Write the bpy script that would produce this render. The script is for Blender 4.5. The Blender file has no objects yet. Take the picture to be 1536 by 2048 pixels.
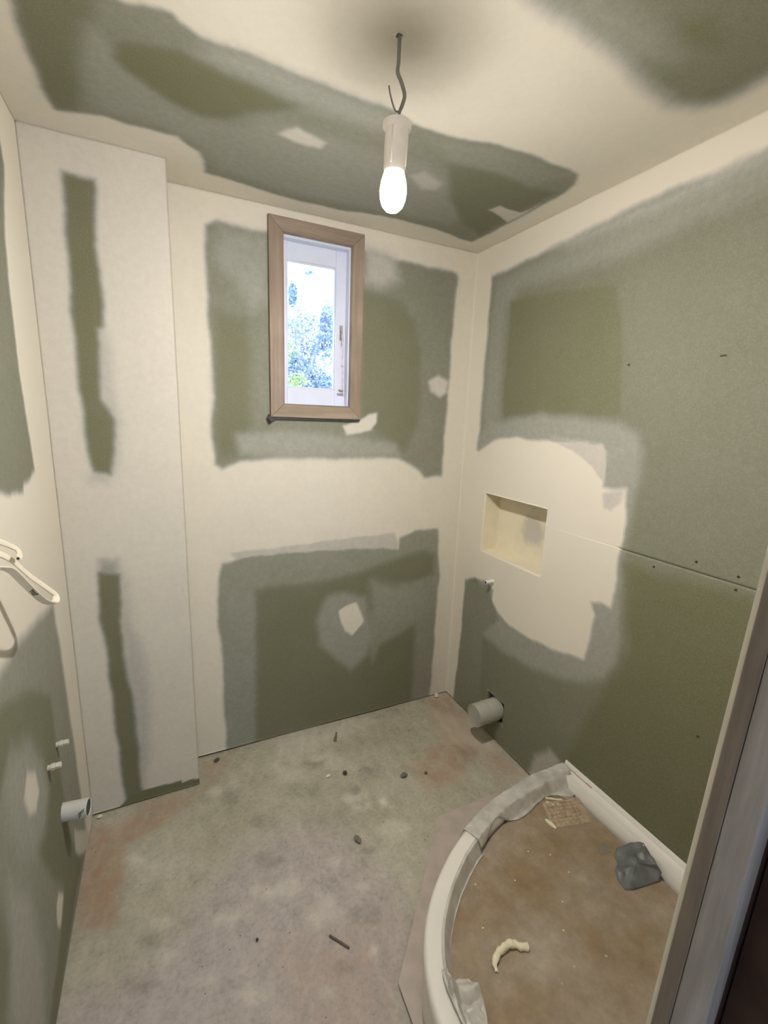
import bpy, bmesh, math, random
import numpy as np
from mathutils import Vector, Matrix, noise

# ------------------------------------------------------------------ camera, world, lights, exposure
SC = bpy.context.scene
COL = SC.collection
PI = math.pi
R_ = Vector((0.90266645, -0.428764, 0.03680656))
U_ = Vector((0.05528103, 0.2003507, 0.97816338))
F_ = Vector((0.42677546, 0.88092056, -0.20455237))
cam_d = bpy.data.cameras.new('camera')
cam = bpy.data.objects.new('camera', cam_d); COL.objects.link(cam)
cam_d.sensor_fit = 'HORIZONTAL'; cam_d.sensor_width = 36.0
cam_d.lens = 908.3875 / 1536 * 36.0
cam_d.clip_start = 0.02
cam.matrix_world = Matrix(((R_.x, U_.x, -F_.x, 0.34298), (R_.y, U_.y, -F_.y, 0.24166),
                           (R_.z, U_.z, -F_.z, 1.59643), (0, 0, 0, 1)))
SC.camera = cam

SKY = 6.0
BULB = 2550.0
world = bpy.data.worlds.new('daylight'); SC.world = world; world.use_nodes = True
nt = world.node_tree; nt.nodes.clear()
wo = nt.nodes.new('ShaderNodeOutputWorld'); bg = nt.nodes.new('ShaderNodeBackground')
tc = nt.nodes.new('ShaderNodeTexCoord'); sx = nt.nodes.new('ShaderNodeSeparateXYZ')
cr = nt.nodes.new('ShaderNodeValToRGB')
cr.color_ramp.elements[0].position = 0.45; cr.color_ramp.elements[0].color = (.62, .72, .86, 1)
cr.color_ramp.elements[1].position = 0.75; cr.color_ramp.elements[1].color = (.72, .84, 1, 1)
mp = nt.nodes.new('ShaderNodeMapRange'); mp.inputs[1].default_value = -1; mp.inputs[2].default_value = 1
nt.links.new(tc.outputs['Generated'], sx.inputs[0]); nt.links.new(sx.outputs['Z'], mp.inputs[0])
nt.links.new(mp.outputs[0], cr.inputs[0]); nt.links.new(cr.outputs[0], bg.inputs[0])
bg.inputs[1].default_value = SKY
nt.links.new(bg.outputs[0], wo.inputs[0])

def portal(name, loc, rot, sx_, sy_):
    l = bpy.data.lights.new(name, 'AREA'); l.shape = 'RECTANGLE'; l.size = sx_; l.size_y = sy_
    l.cycles.is_portal = True
    o = bpy.data.objects.new(name, l); COL.objects.link(o); o.location = loc; o.rotation_euler = rot
portal('window_daylight_portal', (0.965, 2.42, 1.97), (-PI/2, 0, 0), .32, .7)
portal('hall_daylight_portal', (0.30, -1.42, 1.475), (PI/2, 0, 0), .8, 1.05)

vs = SC.view_settings
vs.view_transform = 'Standard'; vs.look = 'None'; vs.gamma = 1.0; vs.exposure = 0.08
vs.use_curve_mapping = False

# ------------------------------------------------------------------ room numbers (metres)
W, D, H = 1.7785, 2.2598, 2.4      # right wall, far wall, ceiling
YC, XC = 2.0909, 0.3967            # boxing front, boxing side
YN = 0.45                          # bathroom face of the near partition

# painted-on filler and floor tints: (surface, coverage, feather, outline)
OPS = (
    ('ceiling', 0.22, 0.012, ((0.113,1.553), (0.106,1.758), (0.114,1.930), (0.119,1.967), (0.179,1.956), (0.241,1.938), (0.290,1.944), (0.334,1.943), (0.394,1.945), (0.428,1.937), (0.452,1.964), (0.494,1.993), (0.508,2.041), (0.519,2.124), (0.586,2.132), (0.710,2.147), (0.759,2.162), (0.865,2.165), (1.026,2.160), (1.202,2.119), (1.395,2.118), (1.533,2.135), (1.620,2.163), (1.669,2.161), (1.673,2.103), (1.678,1.972), (1.678,1.835), (1.679,1.715), (1.674,1.614), (1.658,1.555), (1.626,1.512), (1.574,1.499), (1.487,1.499), (1.400,1.494), (1.291,1.502), (1.199,1.525), (1.107,1.543), (1.022,1.539), (0.949,1.517), (0.890,1.518), (0.820,1.518), (0.740,1.517), (0.663,1.510), (0.592,1.506), (0.536,1.504), (0.472,1.506), (0.421,1.485), (0.402,1.468), (0.346,1.475), (0.310,1.485), (0.278,1.465))),
    ('ceiling', 0.05, 0.02, ((0.113,1.553), (0.106,1.758), (0.114,1.930), (0.119,1.967), (0.167,1.952), (0.200,1.839), (0.211,1.718), (0.249,1.571), (0.269,1.470))),
    ('ceiling', 0.34, 0.042, ((0.245,1.602), (0.299,1.636), (0.358,1.752), (0.456,1.810), (0.562,1.802), (0.684,1.708), (0.900,1.723), (1.167,1.698), (1.452,1.811), (1.480,2.055), (1.045,2.098), (0.777,2.117), (0.564,2.080), (0.492,1.954), (0.394,1.909), (0.231,1.912), (0.203,1.777))),
    ('ceiling', 0.02, 0.02, ((0.296,1.613), (0.352,1.587), (0.434,1.575), (0.511,1.580), (0.584,1.597), (0.661,1.606), (0.741,1.609), (0.675,1.669), (0.603,1.716), (0.546,1.780), (0.482,1.801), (0.418,1.773), (0.359,1.741), (0.310,1.709), (0.282,1.671))),
    ('ceiling', 0.42, 0.042, ((0.483,1.511), (0.592,1.510), (0.741,1.520), (0.893,1.525), (0.983,1.554), (0.950,1.616), (0.773,1.622), (0.661,1.606), (0.559,1.591), (0.466,1.570))),
    ('ceiling', 0.78, 0.012, ((0.693,1.776), (0.712,1.739), (0.735,1.713), (0.777,1.730), (0.830,1.751), (0.826,1.789), (0.779,1.791), (0.732,1.788))),
    ('ceiling', 0.3, 0.028, ((1.097,1.582), (1.214,1.545), (1.307,1.522), (1.508,1.520), (1.603,1.526), (1.537,1.641), (1.405,1.640), (1.207,1.642))),
    ('ceiling', 0.08, 0.02, ((1.223,1.666), (1.376,1.631), (1.544,1.649), (1.644,1.632), (1.647,1.843), (1.652,2.076), (1.534,2.023), (1.356,1.867))),
    ('ceiling', 0.75, 0.008, ((1.527,1.863), (1.546,1.812), (1.649,1.816), (1.668,1.755), (1.663,1.724), (1.670,1.840), (1.668,1.913), (1.603,1.880))),
    ('ceiling', 0.6, 0.021, ((1.144,1.791), (1.176,1.746), (1.262,1.772), (1.275,1.826), (1.218,1.851))),
    ('ceiling', 0.12, 0.045, ((0.986,1.075), (1.081,1.089), (1.163,1.088), (1.247,1.096), (1.340,1.118), (1.458,1.145), (1.543,1.151), (1.623,1.124), (1.650,1.092), (1.657,1.050), (1.648,0.988), (1.655,0.913), (1.422,0.820))),
    ('ceiling', 0.02, 0.03, ((1.308,0.999), (1.377,0.962), (1.455,0.976), (1.474,0.996), (1.405,1.018))),
    ('ceiling', 0.34, 0.056, ((1.002,1.066), (1.131,1.020), (1.323,1.019), (1.418,1.059), (1.319,1.096), (1.151,1.084))),
    ('left', 0.16, 0.0136, ((1.683,2.240), (1.900,2.263), (1.911,2.210), (1.830,2.006), (1.817,1.860), (1.811,1.735), (1.823,1.579), (1.852,1.410), (1.787,1.390), (1.720,1.389), (1.705,1.368), (1.596,1.380), (1.527,1.398), (1.357,1.426))),
    ('left', 0.3, 0.028, ((1.882,0.990), (1.880,0.915), (1.905,0.816), (1.913,0.629), (1.935,0.420), (1.944,0.206), (1.967,0.075), (1.969,-0.038), (1.845,-0.039), (1.421,-0.040), (1.329,0.020), (0.985,0.601), (1.178,1.093), (1.372,1.036), (1.483,1.038), (1.615,1.028), (1.716,1.012))),
    ('left', 0.08, 0.0204, ((1.556,0.883), (1.715,0.765), (1.719,0.668), (1.713,0.536), (1.735,0.392), (1.728,0.306), (1.778,0.159), (1.797,0.058), (1.734,0.086), (1.614,0.204), (1.505,0.360), (1.440,0.509), (1.394,0.751), (1.371,0.873), (1.272,0.806), (1.165,0.944), (1.238,1.003), (1.405,0.950))),
    ('left', 0.42, 0.042, ((1.497,0.781), (1.572,0.665), (1.592,0.553), (1.523,0.488), (1.414,0.507), (1.325,0.601), (1.293,0.738), (1.325,0.810), (1.391,0.833))),
    ('left', 0.9, 0.012, ((1.448,0.727), (1.502,0.688), (1.512,0.622), (1.469,0.598), (1.417,0.632), (1.400,0.692))),
    ('left', 0.9, 0.008, ((1.561,0.243), (1.615,0.165), (1.604,0.103), (1.541,0.128), (1.504,0.189), (1.524,0.237))),
    ('left', 0.48, 0.042, ((1.259,0.621), (1.351,0.474), (1.377,0.276), (1.314,0.045), (1.156,0.312), (1.196,0.518))),
    ('left', 0.75, 0.008, ((1.796,0.221), (2.021,0.000), (1.978,-0.025), (1.864,0.044), (1.786,0.139))),
    ('left', 0.1, 0.017, ((1.694,0.246), (1.818,0.093), (1.871,0.037), (1.706,0.039), (1.526,0.020), (1.387,-0.007), (1.342,0.067), (1.494,0.118))),
    ('left', 0.12, 0.034, ((1.064,0.801), (1.200,0.639), (1.207,0.504), (1.118,0.377), (0.985,0.601))),
    ('box', 0.62, 0.028, ((0.166,1.874), (0.191,1.846), (0.195,1.686), (0.205,1.535), (0.189,1.396), (0.152,1.335), (0.093,1.336), (0.138,1.449))),
    ('box', 0.02, 0.0136, ((0.105,2.294), (0.191,2.289), (0.192,2.262), (0.178,2.159), (0.180,2.116), (0.181,1.998), (0.185,1.923), (0.183,1.858), (0.164,1.846), (0.159,1.748), (0.156,1.618), (0.185,1.555), (0.186,1.501), (0.181,1.440), (0.165,1.365), (0.113,1.371), (0.103,1.440), (0.099,1.533), (0.095,1.711), (0.095,1.896), (0.101,2.102), (0.101,2.186))),
    ('box', 0.62, 0.028, ((0.168,1.015), (0.190,0.967), (0.189,0.807), (0.220,0.677), (0.236,0.522), (0.230,0.389), (0.212,0.186), (0.189,0.050), (0.166,0.035), (0.159,0.364), (0.152,0.648))),
    ('box', 0.45, 0.021, ((0.108,1.058), (0.164,1.048), (0.166,0.990), (0.100,0.998))),
    ('box', 0.03, 0.0119, ((0.098,1.008), (0.166,0.990), (0.158,0.833), (0.153,0.669), (0.169,0.516), (0.178,0.381), (0.177,0.150), (0.178,0.030), (0.122,-0.002), (0.115,0.030), (0.111,0.219), (0.105,0.424), (0.103,0.532), (0.101,0.700), (0.090,0.824), (0.091,0.922))),
    ('box', 0, 0.003, ((0.096,0.008), (0.119,0.033), (0.137,0.041), (0.180,0.049), (0.244,0.049), (0.325,0.050), (0.332,0.032), (0.364,0.036), (0.402,0.030), (0.435,-0.093), (0.107,-0.088))),
    ('far', 0.2, 0.0136, ((0.523,2.281), (0.561,2.300), (0.634,2.302), (0.709,2.295), (0.808,2.299), (0.976,2.312), (1.192,2.311), (1.328,2.298), (1.485,2.294), (1.659,2.293), (1.672,2.277), (1.666,2.170), (1.658,1.984), (1.660,1.841), (1.657,1.693), (1.652,1.517), (1.649,1.388), (1.653,1.303), (1.549,1.298), (1.511,1.337), (1.457,1.364), (1.398,1.399), (1.234,1.405), (1.131,1.400), (0.889,1.404), (0.712,1.398), (0.628,1.390), (0.556,1.357), (0.527,1.378), (0.524,1.457), (0.522,1.559), (0.535,1.639), (0.539,1.718), (0.531,1.794), (0.529,1.851), (0.525,1.925), (0.523,2.017), (0.523,2.160))),
    ('far', 0.38, 0.042, ((0.578,2.283), (0.768,2.283), (0.765,2.049), (0.684,2.001), (0.628,2.105), (0.556,2.165))),
    ('far', 0.05, 0.034, ((0.549,1.984), (0.673,1.961), (0.680,1.846), (0.673,1.521), (0.756,1.480), (0.670,1.405), (0.548,1.405), (0.532,1.518), (0.543,1.718))),
    ('far', 0.06, 0.0255, ((1.174,2.135), (1.272,2.143), (1.363,2.119), (1.441,2.052), (1.481,1.920), (1.498,1.734), (1.489,1.564), (1.424,1.439), (1.284,1.511), (1.182,1.602))),
    ('far', 0.4, 0.028, ((0.611,1.503), (0.800,1.520), (1.129,1.503), (1.367,1.463), (1.398,1.409), (1.131,1.403), (0.799,1.404), (0.629,1.411))),
    ('far', 0.6, 0.042, ((1.180,2.329), (1.328,2.304), (1.358,2.214), (1.258,2.168), (1.180,2.177))),
    ('far', 0.78, 0.014, ((1.541,1.779), (1.592,1.807), (1.653,1.787), (1.651,1.730), (1.611,1.703), (1.556,1.727))),
    ('far', 0.85, 0.008, ((1.090,1.553), (1.127,1.563), (1.172,1.571), (1.215,1.603), (1.264,1.616), (1.260,1.569), (1.235,1.533), (1.166,1.513), (1.116,1.508))),
    ('far', 0.28, 0.0119, ((0.538,0.939), (0.595,0.951), (0.660,0.963), (0.795,0.964), (0.937,0.965), (1.141,0.966), (1.306,0.943), (1.413,0.925), (1.419,0.987), (1.506,1.015), (1.648,1.021), (1.662,0.867), (1.677,0.750), (1.669,0.544), (1.670,0.297), (1.666,0.107), (1.661,-0.022), (0.534,-0.026), (0.531,0.011), (0.529,0.112), (0.523,0.326), (0.531,0.427), (0.523,0.529), (0.515,0.653), (0.513,0.774), (0.530,0.889))),
    ('far', 0.66, 0.006, ((0.575,0.988), (0.795,0.990), (1.088,1.006), (1.388,1.013), (1.411,0.960), (1.407,0.931), (1.250,0.943), (0.937,0.957), (0.704,0.963), (0.595,0.955))),
    ('far', 0.05, 0.0255, ((0.683,0.798), (0.793,0.802), (0.988,0.795), (1.198,0.821), (1.395,0.872), (1.574,0.904), (1.640,0.870), (1.632,0.756), (1.432,0.724), (1.408,0.599), (1.261,0.594), (1.251,0.468), (1.286,0.287), (1.327,0.396), (1.538,0.475), (1.545,0.008), (1.165,-0.076), (0.666,-0.013))),
    ('far', 0.36, 0.028, ((1.027,0.724), (1.120,0.725), (1.230,0.682), (1.279,0.492), (1.255,0.352), (1.157,0.280), (1.078,0.361), (0.991,0.462), (0.969,0.601))),
    ('far', 0.32, 0.042, ((1.255,0.774), (1.432,0.724), (1.591,0.645), (1.601,0.495), (1.382,0.502), (1.277,0.549))),
    ('far', 0.93, 0.006, ((1.089,0.630), (1.126,0.651), (1.181,0.667), (1.210,0.610), (1.229,0.549), (1.166,0.481), (1.124,0.514), (1.095,0.580))),
    ('far', 0.3, 0.014, ((0.548,0.816), (0.674,0.799), (0.657,-0.010), (0.535,0.001))),
    ('right', 0.12, 0.0168, ((2.133,2.264), (2.075,2.260), (1.934,2.268), (1.770,2.276), (1.623,2.282), (1.536,2.288), (1.367,2.302), (1.302,2.305), (1.197,2.296), (1.092,2.287), (1.030,2.299), (0.873,2.301), (0.389,0.541), (0.828,0.151), (1.549,-0.043), (2.212,-0.055), (2.143,0.021), (2.155,0.236), (2.152,0.452), (2.151,0.631), (2.151,0.746), (2.131,1.475), (2.130,1.624), (2.132,1.793), (2.130,1.956), (2.131,2.138))),
    ('right', 0.32, 0.042, ((2.108,2.243), (1.769,2.266), (1.366,2.291), (1.195,2.288), (1.028,2.289), (0.871,2.291), (0.853,2.194), (1.009,2.179), (1.178,2.189), (1.362,2.161), (1.627,2.158), (1.928,2.161), (2.000,2.092), (2.005,1.876), (1.987,1.614), (2.124,1.488), (2.130,1.840))),
    ('right', 0.52, 0.028, ((1.770,2.276), (1.367,2.297), (1.197,2.296), (1.030,2.299), (0.965,2.305), (0.958,2.270), (1.089,2.268), (1.191,2.265), (1.311,2.261), (1.642,2.257))),
    ('right', 0.14, 0.08, ((1.403,2.080), (0.859,2.226), (0.693,1.332), (0.838,1.186), (1.275,1.169), (1.274,1.518), (1.386,1.853))),
    ('right', 0.03, 0.012, ((1.981,2.126), (1.746,2.112), (1.441,2.073), (1.392,1.951), (1.350,1.630), (1.622,1.634), (1.966,1.617), (1.975,1.785), (1.971,1.959))),
    ('right', 0.4, 0.028, ((2.019,0.683), (2.089,0.540), (1.997,0.510), (1.834,0.493), (1.629,0.511), (1.459,0.552), (1.339,0.605), (1.258,0.669), (1.223,0.745), (1.223,0.844), (1.242,0.990), (1.259,1.152), (1.251,1.280), (1.244,1.420), (1.246,1.521), (1.275,1.577), (1.345,1.603), (1.474,1.617), (1.731,1.633), (2.058,1.589), (2.137,1.525), (2.170,1.185))),
    ('right', 0.22, 0.012, ((2.160,0.743), (1.959,0.787), (1.919,0.696), (1.855,0.643), (1.977,0.519), (1.966,0.339), (1.949,0.144), (2.189,-0.024), (2.158,0.419))),
    ('right', 1, 0.0112, ((2.203,1.444), (2.127,1.443), (2.063,1.480), (1.974,1.517), (1.871,1.527), (1.774,1.522), (1.632,1.524), (1.530,1.525), (1.405,1.528), (1.386,1.501), (1.382,1.438), (1.381,1.375), (1.329,1.374), (1.284,1.382), (1.277,1.328), (1.269,1.276), (1.271,1.204), (1.276,1.147), (1.273,1.054), (1.277,0.947), (1.313,0.948), (1.365,0.933), (1.337,0.888), (1.347,0.805), (1.358,0.698), (1.425,0.680), (1.530,0.658), (1.648,0.645), (1.782,0.644), (1.879,0.680), (1.926,0.719), (1.926,0.773), (1.973,0.801), (2.076,0.787), (2.151,0.746), (2.283,1.165))),
    ('right', 0.72, 0.006, ((1.631,1.522), (1.405,1.528), (1.386,1.501), (1.383,1.392), (1.435,1.441), (1.524,1.489))),
    ('right', 0.7, 0.012, ((1.378,1.356), (1.293,1.378), (1.290,1.335), (1.332,1.296), (1.363,1.302))),
    ('right', 0.45, 0.002, ((1.376,1.489), (1.316,1.519), (1.311,1.510), (1.362,1.481))),
    ('right', 0.5, 0.004, ((1.662,1.545), (1.508,1.542), (1.417,1.536), (1.416,1.531), (1.531,1.531), (1.660,1.535))),
    ('right', 0.6, 0.021, ((1.541,0.123), (1.463,0.208), (1.405,0.199), (1.418,0.095), (1.582,-0.043))),
    ('right', 0, 0.03, ((1.247,1.119), (0.661,1.157), (0.561,0.617), (0.839,0.216), (1.382,0.222), (1.268,0.596), (1.180,0.827))),
    ('stain', 0.9, 0.03, ((0.006,2.043), (0.111,1.985), (0.206,2.019), (0.260,1.957), (0.125,1.899), (0.127,1.755), (0.117,1.605), (0.020,1.632), (-0.009,1.743), (0.001,1.889))),
    ('stain', 0.7, 0.05, ((0.204,2.086), (0.396,2.060), (0.260,1.933), (0.124,1.922), (0.039,1.958))),
    ('stain', 0.6, 0.05, ((0.419,2.240), (0.516,2.216), (0.480,2.084), (0.408,2.115))),
    ('stain', 0.75, 0.05, ((1.621,2.242), (1.798,2.248), (1.759,1.948), (1.668,1.784), (1.465,1.664), (1.310,1.669), (1.284,1.805), (1.522,1.922))),
    ('stain', 0.55, 0.05, ((1.784,1.812), (1.772,1.581), (1.655,1.583), (1.606,1.703))),
    ('stain', 0.35, 0.08, ((0.573,1.327), (0.881,1.267), (0.827,1.024), (0.569,1.084))),
    ('pale', 0.7, 0.008, ((1.082,1.709), (1.118,1.716), (1.102,1.667), (1.066,1.656))),
    ('pale', 0.6, 0.006, ((1.104,1.667), (1.129,1.661), (1.110,1.637))),
    ('pale', 0.3, 0.04, ((0.779,2.234), (1.156,2.243), (1.305,2.181), (1.114,2.133), (0.835,2.064), (0.693,2.057))),
    ('pale', 0.35, 0.03, ((0.714,2.048), (0.986,2.071), (0.992,2.015), (0.722,1.981))),
    ('pale', 0.55, 0.02, ((0.796,1.542), (0.841,1.533), (0.812,1.504))),
    ('pale', 0.45, 0.03, ((0.670,1.392), (0.772,1.416), (0.751,1.340), (0.683,1.354))),
    ('pale', 0.6, 0.01, ((0.838,1.231), (0.850,1.218), (0.835,1.196), (0.823,1.208))),
    ('pale', 0.35, 0.03, ((0.390,1.516), (0.512,1.496), (0.473,1.447), (0.402,1.479))),
    ('pale', 0.5, 0.01, ((0.841,1.276), (0.866,1.273), (0.850,1.256))),
    ('pale', 0.3, 0.05, ((1.601,2.151), (1.809,1.971), (1.760,1.745), (1.529,1.842))),
    ('pale', -0.5, 0.03, ((0.735,1.945), (0.885,1.912), (0.852,1.808), (0.742,1.883))),
    ('pale', -0.4, 0.03, ((0.749,1.746), (0.912,1.727), (0.933,1.667), (0.773,1.687))),
    ('pale', -0.5, 0.02, ((0.459,1.456), (0.486,1.449), (0.488,1.424), (0.468,1.430))),
    ('pale', -0.45, 0.012, ((0.924,1.602), (0.946,1.583), (0.935,1.546), (0.918,1.554))),
    ('pale', -0.3, 0.05, ((1.549,1.872), (1.668,1.784), (1.587,1.677), (1.518,1.740))),
    ('pale', -0.3, 0.05, ((0.310,1.797), (0.453,1.825), (0.480,1.744), (0.340,1.721))),
    ('mauve', 0.85, 0.09, ((0.636,1.734), (0.819,1.703), (0.912,1.614), (0.939,1.480), (0.990,1.377), (0.984,1.221), (0.804,0.978), (-0.004,1.343), (0.011,1.446), (0.155,1.431), (0.258,1.496), (0.399,1.617), (0.511,1.709))),
    ('pale', -0.5, 0.014, ((0.382,1.651), (0.386,1.636), (0.357,1.636), (0.335,1.654), (0.327,1.675), (0.342,1.686), (0.360,1.684), (0.386,1.667))),
    ('pale', -0.55, 0.014, ((0.256,1.497), (0.239,1.490), (0.212,1.496), (0.187,1.513), (0.173,1.534), (0.190,1.538), (0.211,1.535), (0.233,1.522))),
    ('pale', -0.5, 0.014, ((0.772,1.188), (0.761,1.176), (0.737,1.179), (0.716,1.195), (0.713,1.214), (0.725,1.226), (0.752,1.217), (0.773,1.198))),
    ('pale', 0.35, 0.014, ((0.899,1.392), (0.895,1.388), (0.873,1.390), (0.851,1.407), (0.846,1.415), (0.857,1.420), (0.884,1.415), (0.902,1.404))),
    ('pale', -0.45, 0.014, ((0.568,2.303), (0.525,2.295), (0.487,2.307), (0.451,2.334), (0.419,2.366), (0.441,2.383), (0.494,2.377), (0.527,2.355))),
    ('pale', 0.45, 0.014, ((1.051,1.731), (1.023,1.712), (0.978,1.702), (0.955,1.741), (0.942,1.778), (0.967,1.796), (1.019,1.803), (1.050,1.760))),
    ('pale', 0.45, 0.014, ((0.621,1.498), (0.613,1.487), (0.569,1.501), (0.532,1.518), (0.523,1.541), (0.528,1.551), (0.578,1.544), (0.611,1.516))),
    ('pale', -0.55, 0.014, ((1.034,1.793), (1.022,1.778), (0.999,1.779), (0.988,1.798), (0.977,1.817), (0.993,1.822), (1.017,1.822), (1.034,1.811))),
    ('pale', -0.55, 0.014, ((1.130,1.852), (1.096,1.843), (1.074,1.843), (1.051,1.859), (1.050,1.886), (1.059,1.901), (1.102,1.910), (1.129,1.885))),
    ('pale', 0.35, 0.014, ((0.530,1.224), (0.507,1.223), (0.473,1.234), (0.450,1.246), (0.437,1.266), (0.455,1.274), (0.480,1.271), (0.519,1.245))),
    ('pale', 0.45, 0.014, ((0.924,2.304), (0.908,2.285), (0.853,2.296), (0.811,2.305), (0.785,2.362), (0.830,2.378), (0.878,2.394), (0.911,2.345))),
    ('pale', 0.35, 0.014, ((0.385,1.334), (0.374,1.331), (0.365,1.331), (0.353,1.340), (0.345,1.352), (0.357,1.353), (0.366,1.351), (0.383,1.345))),
    ('pale', 0.45, 0.014, ((0.253,1.757), (0.243,1.751), (0.224,1.751), (0.208,1.766), (0.190,1.784), (0.201,1.787), (0.224,1.788), (0.246,1.772))),
    ('pale', 0.45, 0.014, ((0.213,1.413), (0.209,1.410), (0.199,1.410), (0.191,1.416), (0.185,1.426), (0.186,1.431), (0.198,1.429), (0.208,1.421))),
    ('pale', 0.35, 0.014, ((0.299,1.432), (0.285,1.424), (0.257,1.432), (0.236,1.439), (0.229,1.463), (0.237,1.484), (0.257,1.470), (0.290,1.451))),
    ('pale', -0.5, 0.014, ((0.896,1.291), (0.887,1.269), (0.841,1.284), (0.808,1.310), (0.800,1.333), (0.816,1.348), (0.871,1.353), (0.900,1.316))),
    ('pale', 0.45, 0.014, ((0.690,1.158), (0.679,1.156), (0.663,1.156), (0.646,1.170), (0.644,1.179), (0.650,1.186), (0.670,1.178), (0.688,1.166))),
    ('pale', -0.5, 0.014, ((0.658,1.602), (0.628,1.591), (0.596,1.593), (0.567,1.609), (0.540,1.654), (0.568,1.669), (0.611,1.667), (0.638,1.634))),
    ('pale', 0.45, 0.014, ((0.194,1.809), (0.196,1.796), (0.168,1.800), (0.148,1.817), (0.124,1.839), (0.148,1.846), (0.166,1.844), (0.194,1.824))),
    ('pale', -0.55, 0.014, ((0.258,1.375), (0.229,1.373), (0.203,1.378), (0.168,1.393), (0.146,1.425), (0.161,1.434), (0.201,1.430), (0.225,1.403))),
    ('pale', 0.45, 0.014, ((1.039,1.703), (1.031,1.684), (1.000,1.687), (0.970,1.711), (0.972,1.732), (0.997,1.743), (1.025,1.745), (1.053,1.713))),
    ('pale', 0.45, 0.014, ((1.141,1.534), (1.112,1.509), (1.053,1.513), (1.027,1.550), (1.019,1.587), (1.047,1.600), (1.100,1.607), (1.141,1.572))),
    ('pale', 0.35, 0.014, ((1.011,1.965), (0.992,1.946), (0.962,1.939), (0.935,1.964), (0.934,1.998), (0.958,2.012), (0.994,2.028), (1.021,1.999))),
    ('pale', -0.55, 0.014, ((0.551,1.954), (0.539,1.931), (0.505,1.927), (0.480,1.951), (0.481,1.984), (0.476,2.006), (0.515,2.012), (0.544,1.991))),
    ('pale', 0.35, 0.014, ((0.293,1.535), (0.276,1.530), (0.249,1.535), (0.222,1.549), (0.219,1.568), (0.217,1.581), (0.249,1.585), (0.282,1.556))),
    ('pale', 0.45, 0.014, ((0.683,1.478), (0.647,1.473), (0.623,1.477), (0.590,1.497), (0.594,1.517), (0.609,1.540), (0.638,1.541), (0.675,1.513))),
    ('pale', -0.55, 0.014, ((0.923,1.995), (0.918,1.978), (0.881,1.990), (0.853,2.009), (0.832,2.034), (0.853,2.052), (0.893,2.032), (0.941,2.019))),
    ('pale', -0.55, 0.014, ((0.340,1.514), (0.337,1.507), (0.318,1.514), (0.299,1.524), (0.296,1.533), (0.303,1.538), (0.319,1.534), (0.331,1.524))),
    ('pale', -0.55, 0.014, ((0.988,1.501), (0.962,1.495), (0.940,1.505), (0.924,1.514), (0.912,1.534), (0.934,1.543), (0.953,1.534), (0.981,1.520))),
    ('pale', -0.55, 0.014, ((0.576,2.403), (0.570,2.373), (0.506,2.380), (0.469,2.407), (0.449,2.456), (0.478,2.486), (0.518,2.490), (0.566,2.457))),
    ('pale', 0.45, 0.014, ((0.480,2.010), (0.471,1.997), (0.447,2.001), (0.423,2.017), (0.416,2.037), (0.432,2.054), (0.453,2.062), (0.480,2.030))),
    ('pale', -0.5, 0.014, ((0.672,1.770), (0.659,1.755), (0.609,1.762), (0.574,1.787), (0.556,1.820), (0.577,1.841), (0.623,1.834), (0.652,1.798))),
)

# ------------------------------------------------------------------ helpers
def tag(o, label=None, cat=None, group=None, kind=None):
    if label: o['label'] = label
    if cat: o['category'] = cat
    if group: o['group'] = group
    if kind: o['kind'] = kind
    return o
def empty(name, loc=(0, 0, 0), parent=None):
    o = bpy.data.objects.new(name, None); COL.objects.link(o); o.location = loc
    o.empty_display_size = .05
    if parent: o.parent = parent
    return o
def link(name, me, mat, parent=None, smooth=False):
    o = bpy.data.objects.new(name, me); COL.objects.link(o)
    if mat: me.materials.append(mat)
    if smooth:
        me.polygons.foreach_set('use_smooth', [True] * len(me.polygons))
    if parent:
        o.parent = parent
        if parent.type == 'EMPTY' or True:
            o.matrix_parent_inverse = Matrix.Translation(-world_loc(parent))
    return o
def world_loc(o):
    v = Vector(o.location)
    p = o.parent
    if p is not None:
        return v + world_loc(p) + o.matrix_parent_inverse.translation
    return v
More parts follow.
